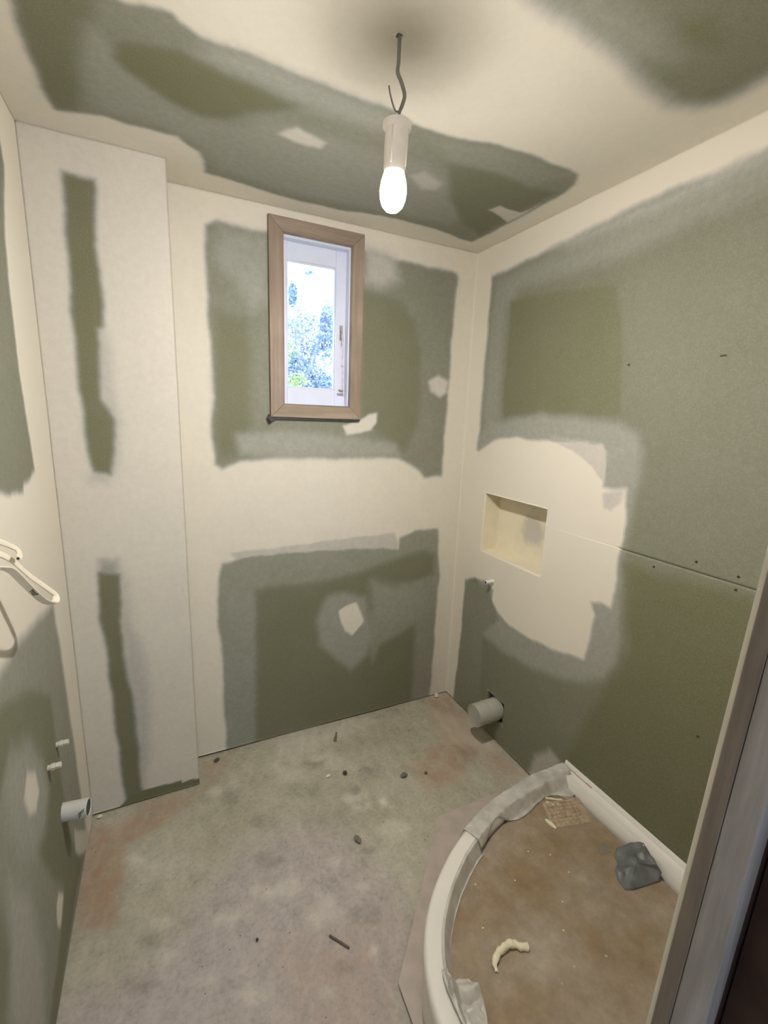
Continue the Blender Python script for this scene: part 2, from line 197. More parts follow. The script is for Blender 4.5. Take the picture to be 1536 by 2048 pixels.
class MB:
    """collects shapes in world coordinates, builds ONE mesh object"""
    def __init__(s): s.v = []; s.f = []
    def add(s, vs_, fs):
        n = len(s.v); s.v += [tuple(p) for p in vs_]; s.f += [tuple(i + n for i in f) for f in fs]; return s
    def box(s, x0, x1, y0, y1, z0, z1):
        return s.add([(x0,y0,z0),(x1,y0,z0),(x1,y1,z0),(x0,y1,z0),(x0,y0,z1),(x1,y0,z1),(x1,y1,z1),(x0,y1,z1)],
                     [(0,3,2,1),(4,5,6,7),(0,1,5,4),(1,2,6,5),(2,3,7,6),(3,0,4,7)])
    def hexa(s, p): # 8 points bottom ring, top ring
        return s.add(p, [(0,3,2,1),(4,5,6,7),(0,1,5,4),(1,2,6,5),(2,3,7,6),(3,0,4,7)])
    def prism(s, pts, d):  # polygon of 3d points extruded by vector d
        n = len(pts); d = Vector(d)
        vs_ = [Vector(p) for p in pts] + [Vector(p) + d for p in pts]
        fs = [tuple(range(n))[::-1], tuple(range(n, 2*n))] + [(i, (i+1) % n, (i+1) % n + n, i + n) for i in range(n)]
        return s.add(vs_, fs)
    def lathe(s, prof, c, ax=(0,0,1), n=32, caps=True):
        ax = Vector(ax).normalized(); c = Vector(c)
        a = ax.orthogonal().normalized(); b = ax.cross(a)
        vs_ = []; fs = []
        for (r, h) in prof:
            for k in range(n):
                t = 2*PI*k/n; vs_.append(c + ax*h + (a*math.cos(t) + b*math.sin(t))*r)
        for i in range(len(prof)-1):
            for k in range(n):
                k2 = (k+1) % n
                fs.append((i*n+k, i*n+k2, (i+1)*n+k2, (i+1)*n+k))
        if caps:
            fs.append(tuple(range(n))[::-1]); fs.append(tuple((len(prof)-1)*n+k for k in range(n)))
        return s.add(vs_, fs)
    def tube(s, path, r, n=10, flat=None, up=(0,0,1), twist=None):
        """round (or flat oval: flat=(half width, half thickness)) tube along a path"""
        P = [Vector(p) for p in path]; vs_ = []; fs = []; side = None
        for i, p in enumerate(P):
            t = (P[min(i+1, len(P)-1)] - P[max(i-1, 0)]).normalized()
            if side is None: side = t.cross(Vector(up)).normalized()
            side = (side - t*side.dot(t)).normalized(); nn = side.cross(t); sd = side
            if twist:
                M3 = Matrix.Rotation(twist(i/(len(P)-1)), 3, t); nn = M3 @ nn; sd = M3 @ side
            ra, rb = flat if flat else (r, r)
            if callable(r): ra = rb = r(i/(len(P)-1))
            for k in range(n):
                an = 2*PI*k/n; ca, sa = math.cos(an), math.sin(an)
                if flat:
                    ca = math.copysign(abs(ca)**.6, ca); sa = math.copysign(abs(sa)**.6, sa)
                vs_.append(p + nn*ca*ra + sd*sa*rb)
        m = len(P)
        for i in range(m-1):
            for k in range(n):
                k2 = (k+1) % n; fs.append((i*n+k, i*n+k2, (i+1)*n+k2, (i+1)*n+k))
        fs.append(tuple(range(n))[::-1]); fs.append(tuple((m-1)*n+k for k in range(n)))
        return s.add(vs_, fs)
    def build(s, name, mat, parent=None, smooth=False, bevel=0):
        me = bpy.data.meshes.new(name); me.from_pydata(s.v, [], s.f)
        bm = bmesh.new(); bm.from_mesh(me); bmesh.ops.recalc_face_normals(bm, faces=bm.faces)
        if bevel:
            bmesh.ops.bevel(bm, geom=[e for e in bm.edges if len(e.link_faces) == 2 and e.calc_face_angle(0) > .6],
                            offset=bevel, segments=2, affect='EDGES', profile=.6)
        if smooth:
            for e in bm.edges:
                if len(e.link_faces) == 2 and e.calc_face_angle(0) > .7: e.smooth = False
        bm.to_mesh(me); bm.free()
        return link(name, me, mat, parent, smooth)
def spline(pts, n=8):
    P = [Vector(p) for p in pts]; P = [P[0]*2-P[1]] + P + [P[-1]*2-P[-2]]; out = []
    for i in range(1, len(P)-2):
        for k in range(n):
            t = k/n; a, b, c, d = P[i-1:i+3]
            out.append(.5*((2*b) + (c-a)*t + (2*a-5*b+4*c-d)*t*t + (-a+3*b-3*c+d)*t**3))
    out.append(P[-2]); return out

def sdf(P, poly):
    q = np.array(poly); n = len(q); d2 = np.full(len(P), 1e9); ins = np.zeros(len(P), bool)
    for i in range(n):
        a = q[i]; b = q[(i+1) % n]; e = b-a; w = P-a
        t = np.clip((w@e)/max(e@e, 1e-12), 0, 1)
        dd = w - t[:, None]*e; d2 = np.minimum(d2, (dd**2).sum(1))
        if a[1] != b[1]:
            c = ((a[1] > P[:, 1]) != (b[1] > P[:, 1])) & (P[:, 0] < e[0]*(P[:, 1]-a[1])/e[1] + a[0])
            ins ^= c
    d = np.sqrt(d2); return np.where(ins, d, -d)
def paint(P, surf, base):
    J = P.copy()
    for k, (fx, fy, am) in enumerate(((71, 53, .0009), (163, 131, .0006), (37, 29, .0022))):
        J[:, 0] += am*np.sin(fy*P[:, 1]+fx*.3*P[:, 0]+k); J[:, 1] += am*np.sin(fx*P[:, 0]-fy*.4*P[:, 1]+2*k)
    v = np.full(len(P), float(base))
    for s, val, soft, poly in OPS:
        if s != surf: continue
        q = np.array(poly); lo = q.min(0)-soft-.01; hi = q.max(0)+soft+.01
        m = np.where(((J >= lo) & (J <= hi)).all(1))[0]
        if not len(m): continue
        d = sdf(J[m], poly); t = np.clip(d/(2*soft)+.5, 0, 1); t = t*t*(3-2*t)
        v[m] = v[m]*(1-t) + val*t
    return v

def lines(a0, a1, step, cuts):
    c = sorted(set([a0, a1] + [x for x in cuts if a0 < x < a1])); out = []
    for p, q in zip(c[:-1], c[1:]):
        n = max(1, round((q-p)/step)); out += list(np.linspace(p, q, n+1)[:-1])
    return np.array(out + [a1])
def sheet(name, fn, A, B, step, mat, parent=None, holes=(), thick=.013, attrs=None, warp=None, cutb=()):
    """board face on a grid in plane coordinates (a,b); fn(a,b,depth)->xyz; holes are cut out; edges get thickness"""
    ca = [h[0] for h in holes] + [h[1] for h in holes]; cb = [h[2] for h in holes] + [h[3] for h in holes] + list(cutb)
    la = lines(A[0], A[1], step, ca); lb = lines(B[0], B[1], step, cb); na, nb = len(la), len(lb)
    ga, gb = np.meshgrid(la, lb, indexing='ij'); pa, pb = ga.ravel(), gb.ravel()
    ma = (la[1:]+la[:-1])/2; mb = (lb[1:]+lb[:-1])/2
    keep = np.ones((na-1, nb-1), bool)
    for h in holes:
        keep &= ~(((ma > h[0]) & (ma < h[1]))[:, None] & ((mb > h[2]) & (mb < h[3]))[None, :])
    I, Jx = np.where(keep); i0 = I*nb+Jx
    quads = np.stack([i0, i0+nb, i0+nb+1, i0+1], 1)
    dep = warp(pa, pb) if warp else np.zeros(len(pa))
    front = fn(pa, pb, dep)
    n = len(pa)
    # boundary edges -> skirts + coarse back
    kp = np.pad(keep, 1); sk = []
    for (di, dj, e0, e1) in ((-1, 0, 0, 1), (1, 0, nb, nb+1), (0, -1, 0, nb), (0, 1, 1, nb+1)):
        msk = keep & ~kp[1+di:1+di+keep.shape[0], 1+dj:1+dj+keep.shape[1]]
        ii, jj = np.where(msk); b0 = ii*nb+jj
        sk.append(np.stack([b0+e0, b0+e1], 1))
    sk = np.concatenate(sk); used = np.unique(sk); back = fn(pa[used], pb[used], np.full(len(used), thick))
    mp_ = {int(u): n+k for k, u in enumerate(used)}
    skq = np.array([[a, b, mp_[int(b)], mp_[int(a)]] for a, b in sk])
    V = np.concatenate([front, back]); Q = np.concatenate([quads, skq])
    me = bpy.data.meshes.new(name)
    me.vertices.add(len(V)); me.vertices.foreach_set('co', V.astype(np.float32).ravel())
    me.loops.add(Q.size); me.loops.foreach_set('vertex_index', Q.astype(np.int32).ravel())
    me.polygons.add(len(Q)); me.polygons.foreach_set('loop_start', np.arange(0, Q.size, 4, dtype=np.int32))
    me.update(calc_edges=True)
    for nm, (surf, base) in (attrs or {}).items():
        at = me.attributes.new(nm, 'FLOAT', 'POINT')
        v = paint(np.stack([pa, pb], 1), surf, base); v = np.concatenate([v, v[used]])
        at.data.foreach_set('value', v.astype(np.float32))
    me.validate()
    return link(name, me, mat, parent, False)

# ------------------------------------------------------------------ materials
def nodes(name):
    m = bpy.data.materials.new(name); m.use_nodes = True; t = m.node_tree
    b = t.nodes['Principled BSDF']; return m, t, b
def N(t, typ, **kw):
    n = t.nodes.new(typ)
    for k, v in kw.items():
        if k.startswith('i_'): n.inputs[k[2:]].default_value = v
        else: setattr(n, k, v)
    return n
def coords(t, scale=(1, 1, 1)):
    g = N(t, 'ShaderNodeNewGeometry'); m = N(t, 'ShaderNodeMapping'); m.inputs['Scale'].default_value = scale
    t.links.new(g.outputs['Position'], m.inputs['Vector']); return m.outputs[0]
def nz(t, vec, scale, detail=4, rough=.5):
    n = N(t, 'ShaderNodeTexNoise'); n.inputs['Scale'].default_value = scale; n.inputs['Detail'].default_value = detail
    n.inputs['Roughness'].default_value = rough; t.links.new(vec, n.inputs['Vector']); return n.outputs[0]
def math_(t, op, a, b=None, c=None, clamp=False):
    n = N(t, 'ShaderNodeMath', operation=op, use_clamp=clamp)
    for i, x in enumerate((a, b, c)):
        if x is None: continue
        if isinstance(x, (int, float)): n.inputs[i].default_value = x
        else: t.links.new(x, n.inputs[i])
    return n.outputs[0]
def ramp(t, fac, stops, interp='LINEAR'):
    r = N(t, 'ShaderNodeValToRGB'); r.color_ramp.interpolation = interp; el = r.color_ramp.elements
    while len(el) < len(stops): el.new(.5)
    for e, (p, c) in zip(el, stops): e.position = p; e.color = (*c, 1) if len(c) == 3 else c
    t.links.new(fac, r.inputs[0]); return r.outputs[0]
def mix(t, fac, a, b, mode='MIX'):
    n = N(t, 'ShaderNodeMix', data_type='RGBA', blend_type=mode)
    for i, x in ((0, fac), (6, a), (7, b)):
        if isinstance(x, (int, float)): n.inputs[i].default_value = x
        elif isinstance(x, tuple): n.inputs[i].default_value = (*x, 1)
        else: t.links.new(x, n.inputs[i])
    return n.outputs[2]
def bump(t, b, h, strength=.2, dist=.002):
    n = N(t, 'ShaderNodeBump'); n.inputs['Strength'].default_value = strength; n.inputs['Distance'].default_value = dist
    t.links.new(h, n.inputs['Height']); t.links.new(n.outputs[0], b.inputs['Normal'])
def plain(name, col, rough=.5, var=.12, scale=30, bmp=.1, metal=0, spec=.5):
    m, t, b = nodes(name); v = coords(t); n = nz(t, v, scale, 4)
    c = ramp(t, n, [(.3, tuple(x*(1-var) for x in col)), (.7, tuple(min(1, x*(1+var)) for x in col))])
    t.links.new(c, b.inputs['Base Color']); b.inputs['Roughness'].default_value = rough
    b.inputs['Metallic'].default_value = metal; b.inputs['Specular IOR Level'].default_value = spec
    if bmp: bump(t, b, n, bmp, .001)
    return m
def board_mat():
    m, t, b = nodes('skimmed green plasterboard'); v = coords(t)
    at = N(t, 'ShaderNodeAttribute', attribute_name='cover').outputs['Fac']
    n1 = nz(t, v, 45, 5, .65); n2 = nz(t, v, 9, 3); n3 = nz(t, v, 220, 3)
    e = math_(t, 'MULTIPLY', at, math_(t, 'SUBTRACT', 1.0, at)); e = math_(t, 'MULTIPLY_ADD', e, .95, .03)
    d = math_(t, 'MULTIPLY', math_(t, 'SUBTRACT', n1, .5), e)
    c = math_(t, 'ADD', at, d)
    c = math_(t, 'ADD', c, math_(t, 'MULTIPLY', math_(t, 'SUBTRACT', n2, .5), .07))
    col = ramp(t, c, [(0, GREEN), (.2, SK1), (.42, SK2), (.68, SK3), (.95, PLAS)])
    col = mix(t, math_(t, 'MULTIPLY', math_(t, 'SUBTRACT', n3, .45), .25, clamp=True), col, (.75, .73, .66))
    t.links.new(col, b.inputs['Base Color']); b.inputs['Roughness'].default_value = .78
    b.inputs['Specular IOR Level'].default_value = .25
    h = math_(t, 'ADD', math_(t, 'MULTIPLY', c, 1.0), math_(t, 'MULTIPLY', n2, .35))
    bump(t, b, h, .35, .0015)
    return m
GREEN = (.152, .154, .088); SK1 = (.220, .225, .178); SK2 = (.32, .325, .29); SK3 = (.50, .48, .44); PLAS = (.70, .66, .575)
M_BOARD = board_mat()
M_PLAS = plain('bare plaster edge', (.70, .655, .53), .8, .04, 20, .1)
M_CORE = plain('plasterboard core', (.55, .52, .44), .9, .1, 60, .2)
M_BLOCK = plain('framing behind boards', (.10, .085, .07), .9, .2, 12, .2)
M_BEAD = plain('corner bead', (.72, .68, .58), .5, .03, 40, 0)
M_HALL = plain('hall paint', (.62, .60, .56), .7, .04, 6, .05)
M_WHITEPAINT = plain('sky tinted white paint', (.66, .71, .86), .35, .03, 12, .04)  # blue cast of the sky mixed into the white
M_RIM = plain('white acrylic', (.74, .72, .67), .22, .035, 7, .02)
M_DARKPLASTIC = plain('charcoal membrane', (.035, .038, .045), .5, .3, 40, .2)
M_DARK = plain('dark timber and pocket shade', (.075, .042, .035), .8, .3, 20, .2)  # brown-black also stands in for shade in the pocket opening
M_GREYPIPE = plain('grey pvc', (.42, .42, .38), .4, .05, 25, .05)
M_WHITEPIPE = plain('white pvc', (.60, .60, .56), .4, .05, 25, .05)
M_DARKIN = plain('pipe bore shade', (.05, .065, .075), .6, .1, 25, 0)  # dark colour standing in for shade inside the open pipe
M_BLUE = plain('blue plug', (.02, .035, .16), .4, .1, 30, 0)
M_COPPER = plain('pale capped valve', (.62, .60, .50), .35, .08, 60, .1)
M_CABLE = plain('white cable sheath', (.72, .67, .56), .45, .05, 50, .05)
M_INK = plain('black ink', (.03, .028, .022), .6, .1, 50, 0)
M_LCABLE = plain('grey lamp cable', (.20, .19, .18), .5, .08, 60, .05)
M_SOCKET = plain('white lamp holder plastic', (.86, .80, .75), .4, .03, 40, 0)
M_CREAM = plain('cream filler crumb', (.74, .70, .52), .8, .08, 90, .3)
M_STONE = plain('dark stone chip', (.055, .048, .035), .85, .3, 90, .4)
M_BROWNCHIP = plain('reddish chip', (.16, .09, .06), .85, .3, 90, .4)
M_GREYSTONE = plain('grey stone', (.16, .155, .125), .85, .25, 80, .4)
M_GREYTAPE = plain('grey duct tape', (.135, .145, .145), .38, .35, 22, .5)
M_SCREW = plain('screw head', (.045, .042, .025), .6, .2, 90, 0, .3)

def floor_mat():
    m, t, b = nodes('dusty concrete'); v = coords(t)
    st = N(t, 'ShaderNodeAttribute', attribute_name='stain').outputs['Fac']
    pl = N(t, 'ShaderNodeAttribute', attribute_name='pale').outputs['Fac']
    n1 = nz(t, v, 3.2, 6, .6); n2 = nz(t, v, 16, 6, .65); n3 = nz(t, v, 70, 4, .7)
    base = ramp(t, n1, [(.3, (.37, .352, .272)), (.5, (.44, .420, .335)), (.7, (.51, .490, .405))])
    k = ramp(t, n2, [(.25, (.60, .58, .55)), (.38, (.90, .90, .89)), (.62, (1.0, 1.0, 1.0)), (.78, (1.22, 1.21, 1.17))])
    mv = N(t, 'ShaderNodeAttribute', attribute_name='mauve').outputs['Fac']
    base = mix(t, mv, base, (.44, .395, .385))  # mauve tint over the floor towards the doorway
    base = mix(t, 1.0, base, k, 'MULTIPLY')
    k3 = ramp(t, n3, [(.30, (.84, .83, .82)), (.5, (1, 1, 1)), (.70, (1.09, 1.09, 1.08))]); base = mix(t, 1.0, base, k3, 'MULTIPLY')
    sn = math_(t, 'MULTIPLY', st, math_(t, 'MULTIPLY_ADD', n2, 2.6, -.55, clamp=True), clamp=True)
    base = mix(t, sn, base, (.38, .25, .175))
    pp = math_(t, 'MULTIPLY', pl, math_(t, 'MULTIPLY_ADD', n2, 3.2, -.7, clamp=True), clamp=True)
    base = mix(t, pp, base, (.70, .67, .57))
    dk = math_(t, 'MULTIPLY', math_(t, 'MULTIPLY', pl, -.75, clamp=True), math_(t, 'MULTIPLY_ADD', n2, 4.0, -1.4, clamp=True), clamp=True)
    base = mix(t, dk, base, (.10, .095, .08))
    # brushed swirls of dried slurry
    wv = N(t, 'ShaderNodeTexWave', wave_type='BANDS'); wv.inputs['Scale'].default_value = 5.5
    wv.inputs['Distortion'].default_value = 9; wv.inputs['Detail'].default_value = 4; wv.inputs['Detail Scale'].default_value = 1.3
    t.links.new(coords(t, (.8, 1.2, 1)), wv.inputs['Vector'])
    w = ramp(t, wv.outputs['Fac'], [(.0, (.9, .9, .9)), (.75, (1, 1, 1)), (.97, (1.22, 1.2, 1.15))])
    base = mix(t, .22, base, w, 'MULTIPLY')
    # fine grit
    vo = N(t, 'ShaderNodeTexVoronoi'); vo.inputs['Scale'].default_value = 42
    t.links.new(v, vo.inputs['Vector'])
    g = ramp(t, vo.outputs['Distance'], [(.05, (1, 1, 1)), (.12, (0, 0, 0))])
    sel = ramp(t, nz(t, v, 24, 1), [(.545, (0, 0, 0)), (.60, (1, 1, 1))])
    base = mix(t, mix(t, 1.0, g, sel, 'MULTIPLY'), base, (.12, .105, .085))
    sel2 = ramp(t, nz(t, coords(t, (1.3, 1.1, 1)), 19, 1), [(.62, (0, 0, 0)), (.68, (1, 1, 1))])
    base = mix(t, mix(t, 1.0, g, sel2, 'MULTIPLY'), base, (.60, .57, .47))
    t.links.new(base, b.inputs['Base Color']); b.inputs['Roughness'].default_value = .8
    b.inputs['Specular IOR Level'].default_value = .3
    bump(t, b, math_(t, 'ADD', n2, math_(t, 'MULTIPLY', n3, .5)), .5, .004)
    return m
M_FLOOR = floor_mat()
def wood_mat(name, c0, c1, axis=2, scale=14, rough=.65, stretch=.06):
    m, t, b = nodes(name); s = [1, 1, 1]; s[axis] = stretch
    v = coords(t, tuple(s)); n = nz(t, v, scale*4, 6, .6); n2 = nz(t, v, scale, 4)
    f = math_(t, 'ADD', math_(t, 'MULTIPLY', n, .5), math_(t, 'MULTIPLY', n2, .5))
    c = ramp(t, f, [(.32, c0), (.66, c1)])
    k = nz(t, coords(t), 7, 3); c = mix(t, math_(t, 'MULTIPLY_ADD', k, .9, -.3, clamp=True), c, tuple(x*.7 for x in c0))
    t.links.new(c, b.inputs['Base Color']); b.inputs['Roughness'].default_value = rough
    bump(t, b, n, .25, .001); return m
M_ARCH_V = wood_mat('raw pine upright', (.21, .155, .115), (.36, .285, .225), 2)
M_ARCH_H = wood_mat('raw pine rail', (.21, .155, .115), (.36, .285, .225), 0)
M_JAMB = wood_mat('weathered jamb timber', (.26, .235, .225), (.46, .43, .425), 2, 22, .7, .035)
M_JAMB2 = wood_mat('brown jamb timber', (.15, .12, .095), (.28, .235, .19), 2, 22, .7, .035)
def card_mat():
    m, t, b = nodes('dusty hardboard'); v = coords(t)
    n1 = nz(t, v, 5, 5, .6); n2 = nz(t, v, 22, 5, .7); n3 = nz(t, v, 120, 3)
    c = ramp(t, n1, [(.32, (.25, .178, .098)), (.5, (.30, .235, .165)), (.68, (.36, .305, .245))])
    k = ramp(t, n2, [(.3, (.78, .76, .74)), (.55, (1, 1, 1)), (.75, (1.2, 1.2, 1.2))]); c = mix(t, 1.0, c, k, 'MULTIPLY')
    vo = N(t, 'ShaderNodeTexVoronoi'); vo.inputs['Scale'].default_value = 30; t.links.new(v, vo.inputs['Vector'])
    g = ramp(t, vo.outputs['Distance'], [(.07, (1, 1, 1)), (.14, (0, 0, 0))])
    sel = ramp(t, nz(t, v, 17, 1), [(.61, (0, 0, 0)), (.67, (1, 1, 1))])
    c = mix(t, mix(t, 1.0, g, sel, 'MULTIPLY'), c, (.50, .44, .33))
    t.links.new(c, b.inputs['Base Color']); b.inputs['Roughness'].default_value = .6
    bump(t, b, math_(t, 'ADD', n2, math_(t, 'MULTIPLY', n3, .4)), .3, .002); return m
M_CARD = card_mat()
M_WAFFLE = plain('waffle adhesive film', (.40, .31, .215), .32, .25, 40, .2)
M_BOARDBASE = plain('pinkish cement sheet', (.46, .40, .35), .8, .1, 18, .2)
def film_mat():
    m, t, b = nodes('milky plastic film'); v = coords(t); n = nz(t, v, 25, 4)
    c = ramp(t, n, [(.35, (.50, .49, .45)), (.65, (.68, .66, .62))]); t.links.new(c, b.inputs['Base Color'])
    b.inputs['Roughness'].default_value = .3
    tr = N(t, 'ShaderNodeBsdfTransparent'); ms = N(t, 'ShaderNodeMixShader'); ms.inputs[0].default_value = .22
    out = t.nodes['Material Output']; t.links.new(b.outputs[0], ms.inputs[1]); t.links.new(tr.outputs[0], ms.inputs[2])
    t.links.new(ms.outputs[0], out.inputs[0]); return m
M_FILM = film_mat()
def glass_mat():
    m, t, b = nodes('window glass'); out = t.nodes['Material Output']
    tr = N(t, 'ShaderNodeBsdfTransparent'); gl = N(t, 'ShaderNodeBsdfGlossy'); gl.inputs['Roughness'].default_value = .02
    n = nz(t, coords(t), 30, 3); c = ramp(t, n, [(.3, (.93, .96, 1)), (.7, (1, 1, 1))]); t.links.new(c, tr.inputs[0])
    fr = N(t, 'ShaderNodeFresnel'); ms = N(t, 'ShaderNodeMixShader')
    t.links.new(fr.outputs[0], ms.inputs[0]); t.links.new(tr.outputs[0], ms.inputs[1]); t.links.new(gl.outputs[0], ms.inputs[2])
    t.links.new(ms.outputs[0], out.inputs[0]); t.nodes.remove(b); return m
M_GLASS = glass_mat()
def bulb_mat():
    m, t, b = nodes('lit opal bulb'); em = N(t, 'ShaderNodeEmission')
    # opal dome over a downward LED plate: dim near the collar, bright towards the tip
    g = N(t, 'ShaderNodeNewGeometry'); sp = N(t, 'ShaderNodeSeparateXYZ'); t.links.new(g.outputs['Position'], sp.inputs[0])
    mr = N(t, 'ShaderNodeMapRange'); mr.inputs[1].default_value = 2.112; mr.inputs[2].default_value = 2.058
    mr.inputs[3].default_value = .085; mr.inputs[4].default_value = 1; t.links.new(sp.outputs['Z'], mr.inputs[0])
    t.links.new(math_(t, 'MULTIPLY', math_(t, 'POWER', mr.outputs[0], 2.0), BULB), em.inputs[1])
    em.inputs[0].default_value = (1.0, .94, .87, 1)
    t.links.new(em.outputs[0], t.nodes['Material Output'].inputs[0]); t.nodes.remove(b); return m
M_BULB = bulb_mat()
def leaf_mat(name, a, b_):
    m, t, b = nodes(name); v = coords(t); n = nz(t, v, 9, 3)
    t.links.new(ramp(t, n, [(.3, a), (.7, b_)]), b.inputs['Base Color']); b.inputs['Roughness'].default_value = .5; return m
M_LEAF = leaf_mat('flare tinted foliage', (.22, .32, .46), (.38, .50, .68))  # lens-flare blue mixed into the leaf colour
M_LEAF2 = leaf_mat('light green foliage', (.20, .34, .12), (.42, .52, .22))
M_BARK = plain('grey bark', (.34, .37, .46), .9, .3, 12, .4)
M_GROUND = plain('garden ground', (.22, .23, .14), .95, .3, 3, .2)
M_FENCE = plain('pale fence paint', (.72, .72, .70), .7, .05, 4, .05)

# ------------------------------------------------------------------ setting
def struct(o): o['kind'] = 'structure'; return o
S = .0075
Z0 = .008                                             # boards stop just above the slab
SCREWS = ((1.145,1.145), (1.019,1.201), (0.903,1.193), (0.903,1.154), (0.923,0.667), (1.343,1.800))
PEN = ((1.041,1.801),)
# floor
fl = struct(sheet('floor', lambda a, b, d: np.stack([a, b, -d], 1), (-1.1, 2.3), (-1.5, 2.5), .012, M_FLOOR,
           thick=.12, attrs={'stain': ('stain', 0), 'pale': ('pale', 0), 'mauve': ('mauve', 0)},
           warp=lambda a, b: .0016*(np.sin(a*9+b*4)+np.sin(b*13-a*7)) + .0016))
# ceiling
hole_r = (0.8405, 0.8535, 1.2875, 1.3005)
ce = struct(MB().box(-1.1, 2.3, -1.5, 2.5, H+.0135, H+.12).build('ceiling', M_BLOCK))
sheet('plasterboard_sheet', lambda a, b, d: np.stack([a, b, H+d], 1), (-.005, W+.005), (YN-.18, D+.005), S, M_BOARD, ce,
      holes=[hole_r], attrs={'cover': ('ceiling', .92)})
# left wall
wl = struct(MB().box(-.12, -.0135, .25, D+.14, -.02, H+.1).build('wall_left', M_BLOCK))
sheet('plasterboard_sheet', lambda a, b, d: np.stack([-d, a, b], 1), (.27, D), (Z0*.5, H), S, M_BOARD, wl,
      attrs={'cover': ('left', 1.0)})
# boxing in the far left corner
wb = struct(MB().box(.0, XC-.0135, YC+.0135, D-.001, -.01, H).build('wall_boxing', M_BLOCK))
sheet('plasterboard_sheet', lambda a, b, d: np.stack([a, YC+d, b], 1), (0.0, XC), (.006, H), .006, M_BOARD, wb,
      attrs={'cover': ('box', .82)})  # filler base greyed to dim this face under the bulb
MB().box(XC-.0125, XC, YC+.0135, D, .006, H).build('plasterboard_return', M_PLAS, wb)
MB().tube([(XC-.0006, YC+.0006, .01), (XC-.0006, YC+.0006, 1.2), (XC-.0006, YC+.0006, H-.002)], .0022, 8).build('corner_bead', M_BEAD, wb, True)
# far wall with window opening
wh = (.803, 1.132, 1.622, 2.322)
wf = struct(sheet('wall_far', lambda a, b, d: np.stack([a, D+.0135+d, b], 1), (-.12, W+.12), (-.02, H+.1), .3, M_BLOCK,
                  holes=[wh], thick=.1265))
sheet('plasterboard_sheet', lambda a, b, d: np.stack([a, D+d, b], 1), (0, W), (Z0, H), S, M_BOARD, wf,
      holes=[wh], attrs={'cover': ('far', .90)})
MB().add([(-.12, D+.14, -.02), (wh[0], D+.14, -.02), (wh[0], D+.14, H+.1), (-.12, D+.14, H+.1)], [(0, 1, 2, 3)]) \
    .add([(wh[1], D+.14, -.02), (W+.12, D+.14, -.02), (W+.12, D+.14, H+.1), (wh[1], D+.14, H+.1)], [(0, 1, 2, 3)]) \
    .add([(wh[0], D+.14, -.02), (wh[1], D+.14, -.02), (wh[1], D+.14, wh[2]), (wh[0], D+.14, wh[2])], [(0, 1, 2, 3)]) \
    .add([(wh[0], D+.14, wh[3]), (wh[1], D+.14, wh[3]), (wh[1], D+.14, H+.1), (wh[0], D+.14, H+.1)], [(0, 1, 2, 3)]) \
    .build('cladding_sheet', M_FENCE, wf)
# right wall: two sheets with a visible joint, niche and pipe hole
nic = (1.630, 2.048, .945, 1.243)
ph = (1.768, 1.893, .118, .234)
JZ = 1.1705
wr = struct(sheet('wall_right', lambda a, b, d: np.stack([W+.0135+d, a, b], 1), (.25, D+.14), (-.02, H+.1), .3, M_BLOCK,
                  holes=[(nic[0]-.01, nic[1]+.01, nic[2]-.01, nic[3]+.01), ph], thick=.12))
MB().box(W+.134, W+.15, .25, D+.14, -.02, H+.1).build('outer_lining', M_BLOCK, wr)
rf = lambda a, b, d: np.stack([W+d, a, b], 1)
lo = sheet('plasterboard_sheet', rf, (YN, D), (Z0, JZ), S, M_BOARD, wr, cutb=(JZ-.0014,),
      warp=lambda a, b: np.where((b > JZ-.0005) & (a < 1.28), .004, 0.0),
      holes=[(nic[0], nic[1], nic[2], JZ), ph], attrs={'cover': ('right', 1.0)})
up = sheet('plasterboard_sheet', rf, (YN, D), (JZ, H), S, M_BOARD, wr, cutb=(JZ+.0014,),
      warp=lambda a, b: np.where((b < JZ+.0005) & (a < 1.28), .004, 0.0),
      holes=[(nic[0], nic[1], JZ, nic[3])], attrs={'cover': ('right', 1.0)})
def screw(y, z, r=.0042):
    MB().lathe([(r, 0), (r*.95, .0006), (r*.5, .0008), (r*.4, .0002)], (W-.0001, y, z), (-1, 0, 0), 12).build('screw', M_SCREW, wr)
for y, z in SCREWS: screw(y, z)
MB().box(W-.0006, W+.001, PEN[0][0]-.002, PEN[0][0]+.016, PEN[0][1]-.0025, PEN[0][1]+.0025).build('pencil_smudge', M_SCREW, wr)
# niche lining (part of the wall): 5 plaster faces
nb = MB(); d = .097; t_ = .009
nb.box(W+d, W+d+t_, nic[0]-t_, nic[1]+t_, nic[2]-t_, nic[3]+t_)
nb.box(W+.0128, W+d, nic[0]-t_, nic[0], nic[2]-t_, nic[3]+t_); nb.box(W+.0128, W+d, nic[1], nic[1]+t_, nic[2]-t_, nic[3]+t_)
nb.box(W+.0128, W+d, nic[0], nic[1], nic[2]-t_, nic[2]); nb.box(W+.0128, W+d, nic[0], nic[1], nic[3], nic[3]+t_)
M_NICHE = plain('niche filler', (.74, .68, .52), .7, .05, 9, .08)
t3 = M_NICHE.node_tree; b3 = t3.nodes['Principled BSDF']; old = b3.inputs['Base Color'].links[0].from_socket
g3 = N(t3, 'ShaderNodeNewGeometry'); vd = N(t3, 'ShaderNodeVectorMath', operation='DISTANCE'); vd.inputs[1].default_value = (W+.097, 1.80, 1.10)
t3.links.new(g3.outputs['Position'], vd.inputs[0])
dd_ = math_(t3, 'MULTIPLY_ADD', nz(t3, coords(t3), 22, 3), .06, vd.outputs['Value'])
mk = ramp(t3, dd_, [(.075, (1, 1, 1)), (.115, (0, 0, 0))])
t3.links.new(mix(t3, mk, old, (.52, .50, .43)), b3.inputs['Base Color'])
ni = nb.build('recessed_niche', M_NICHE, wr)
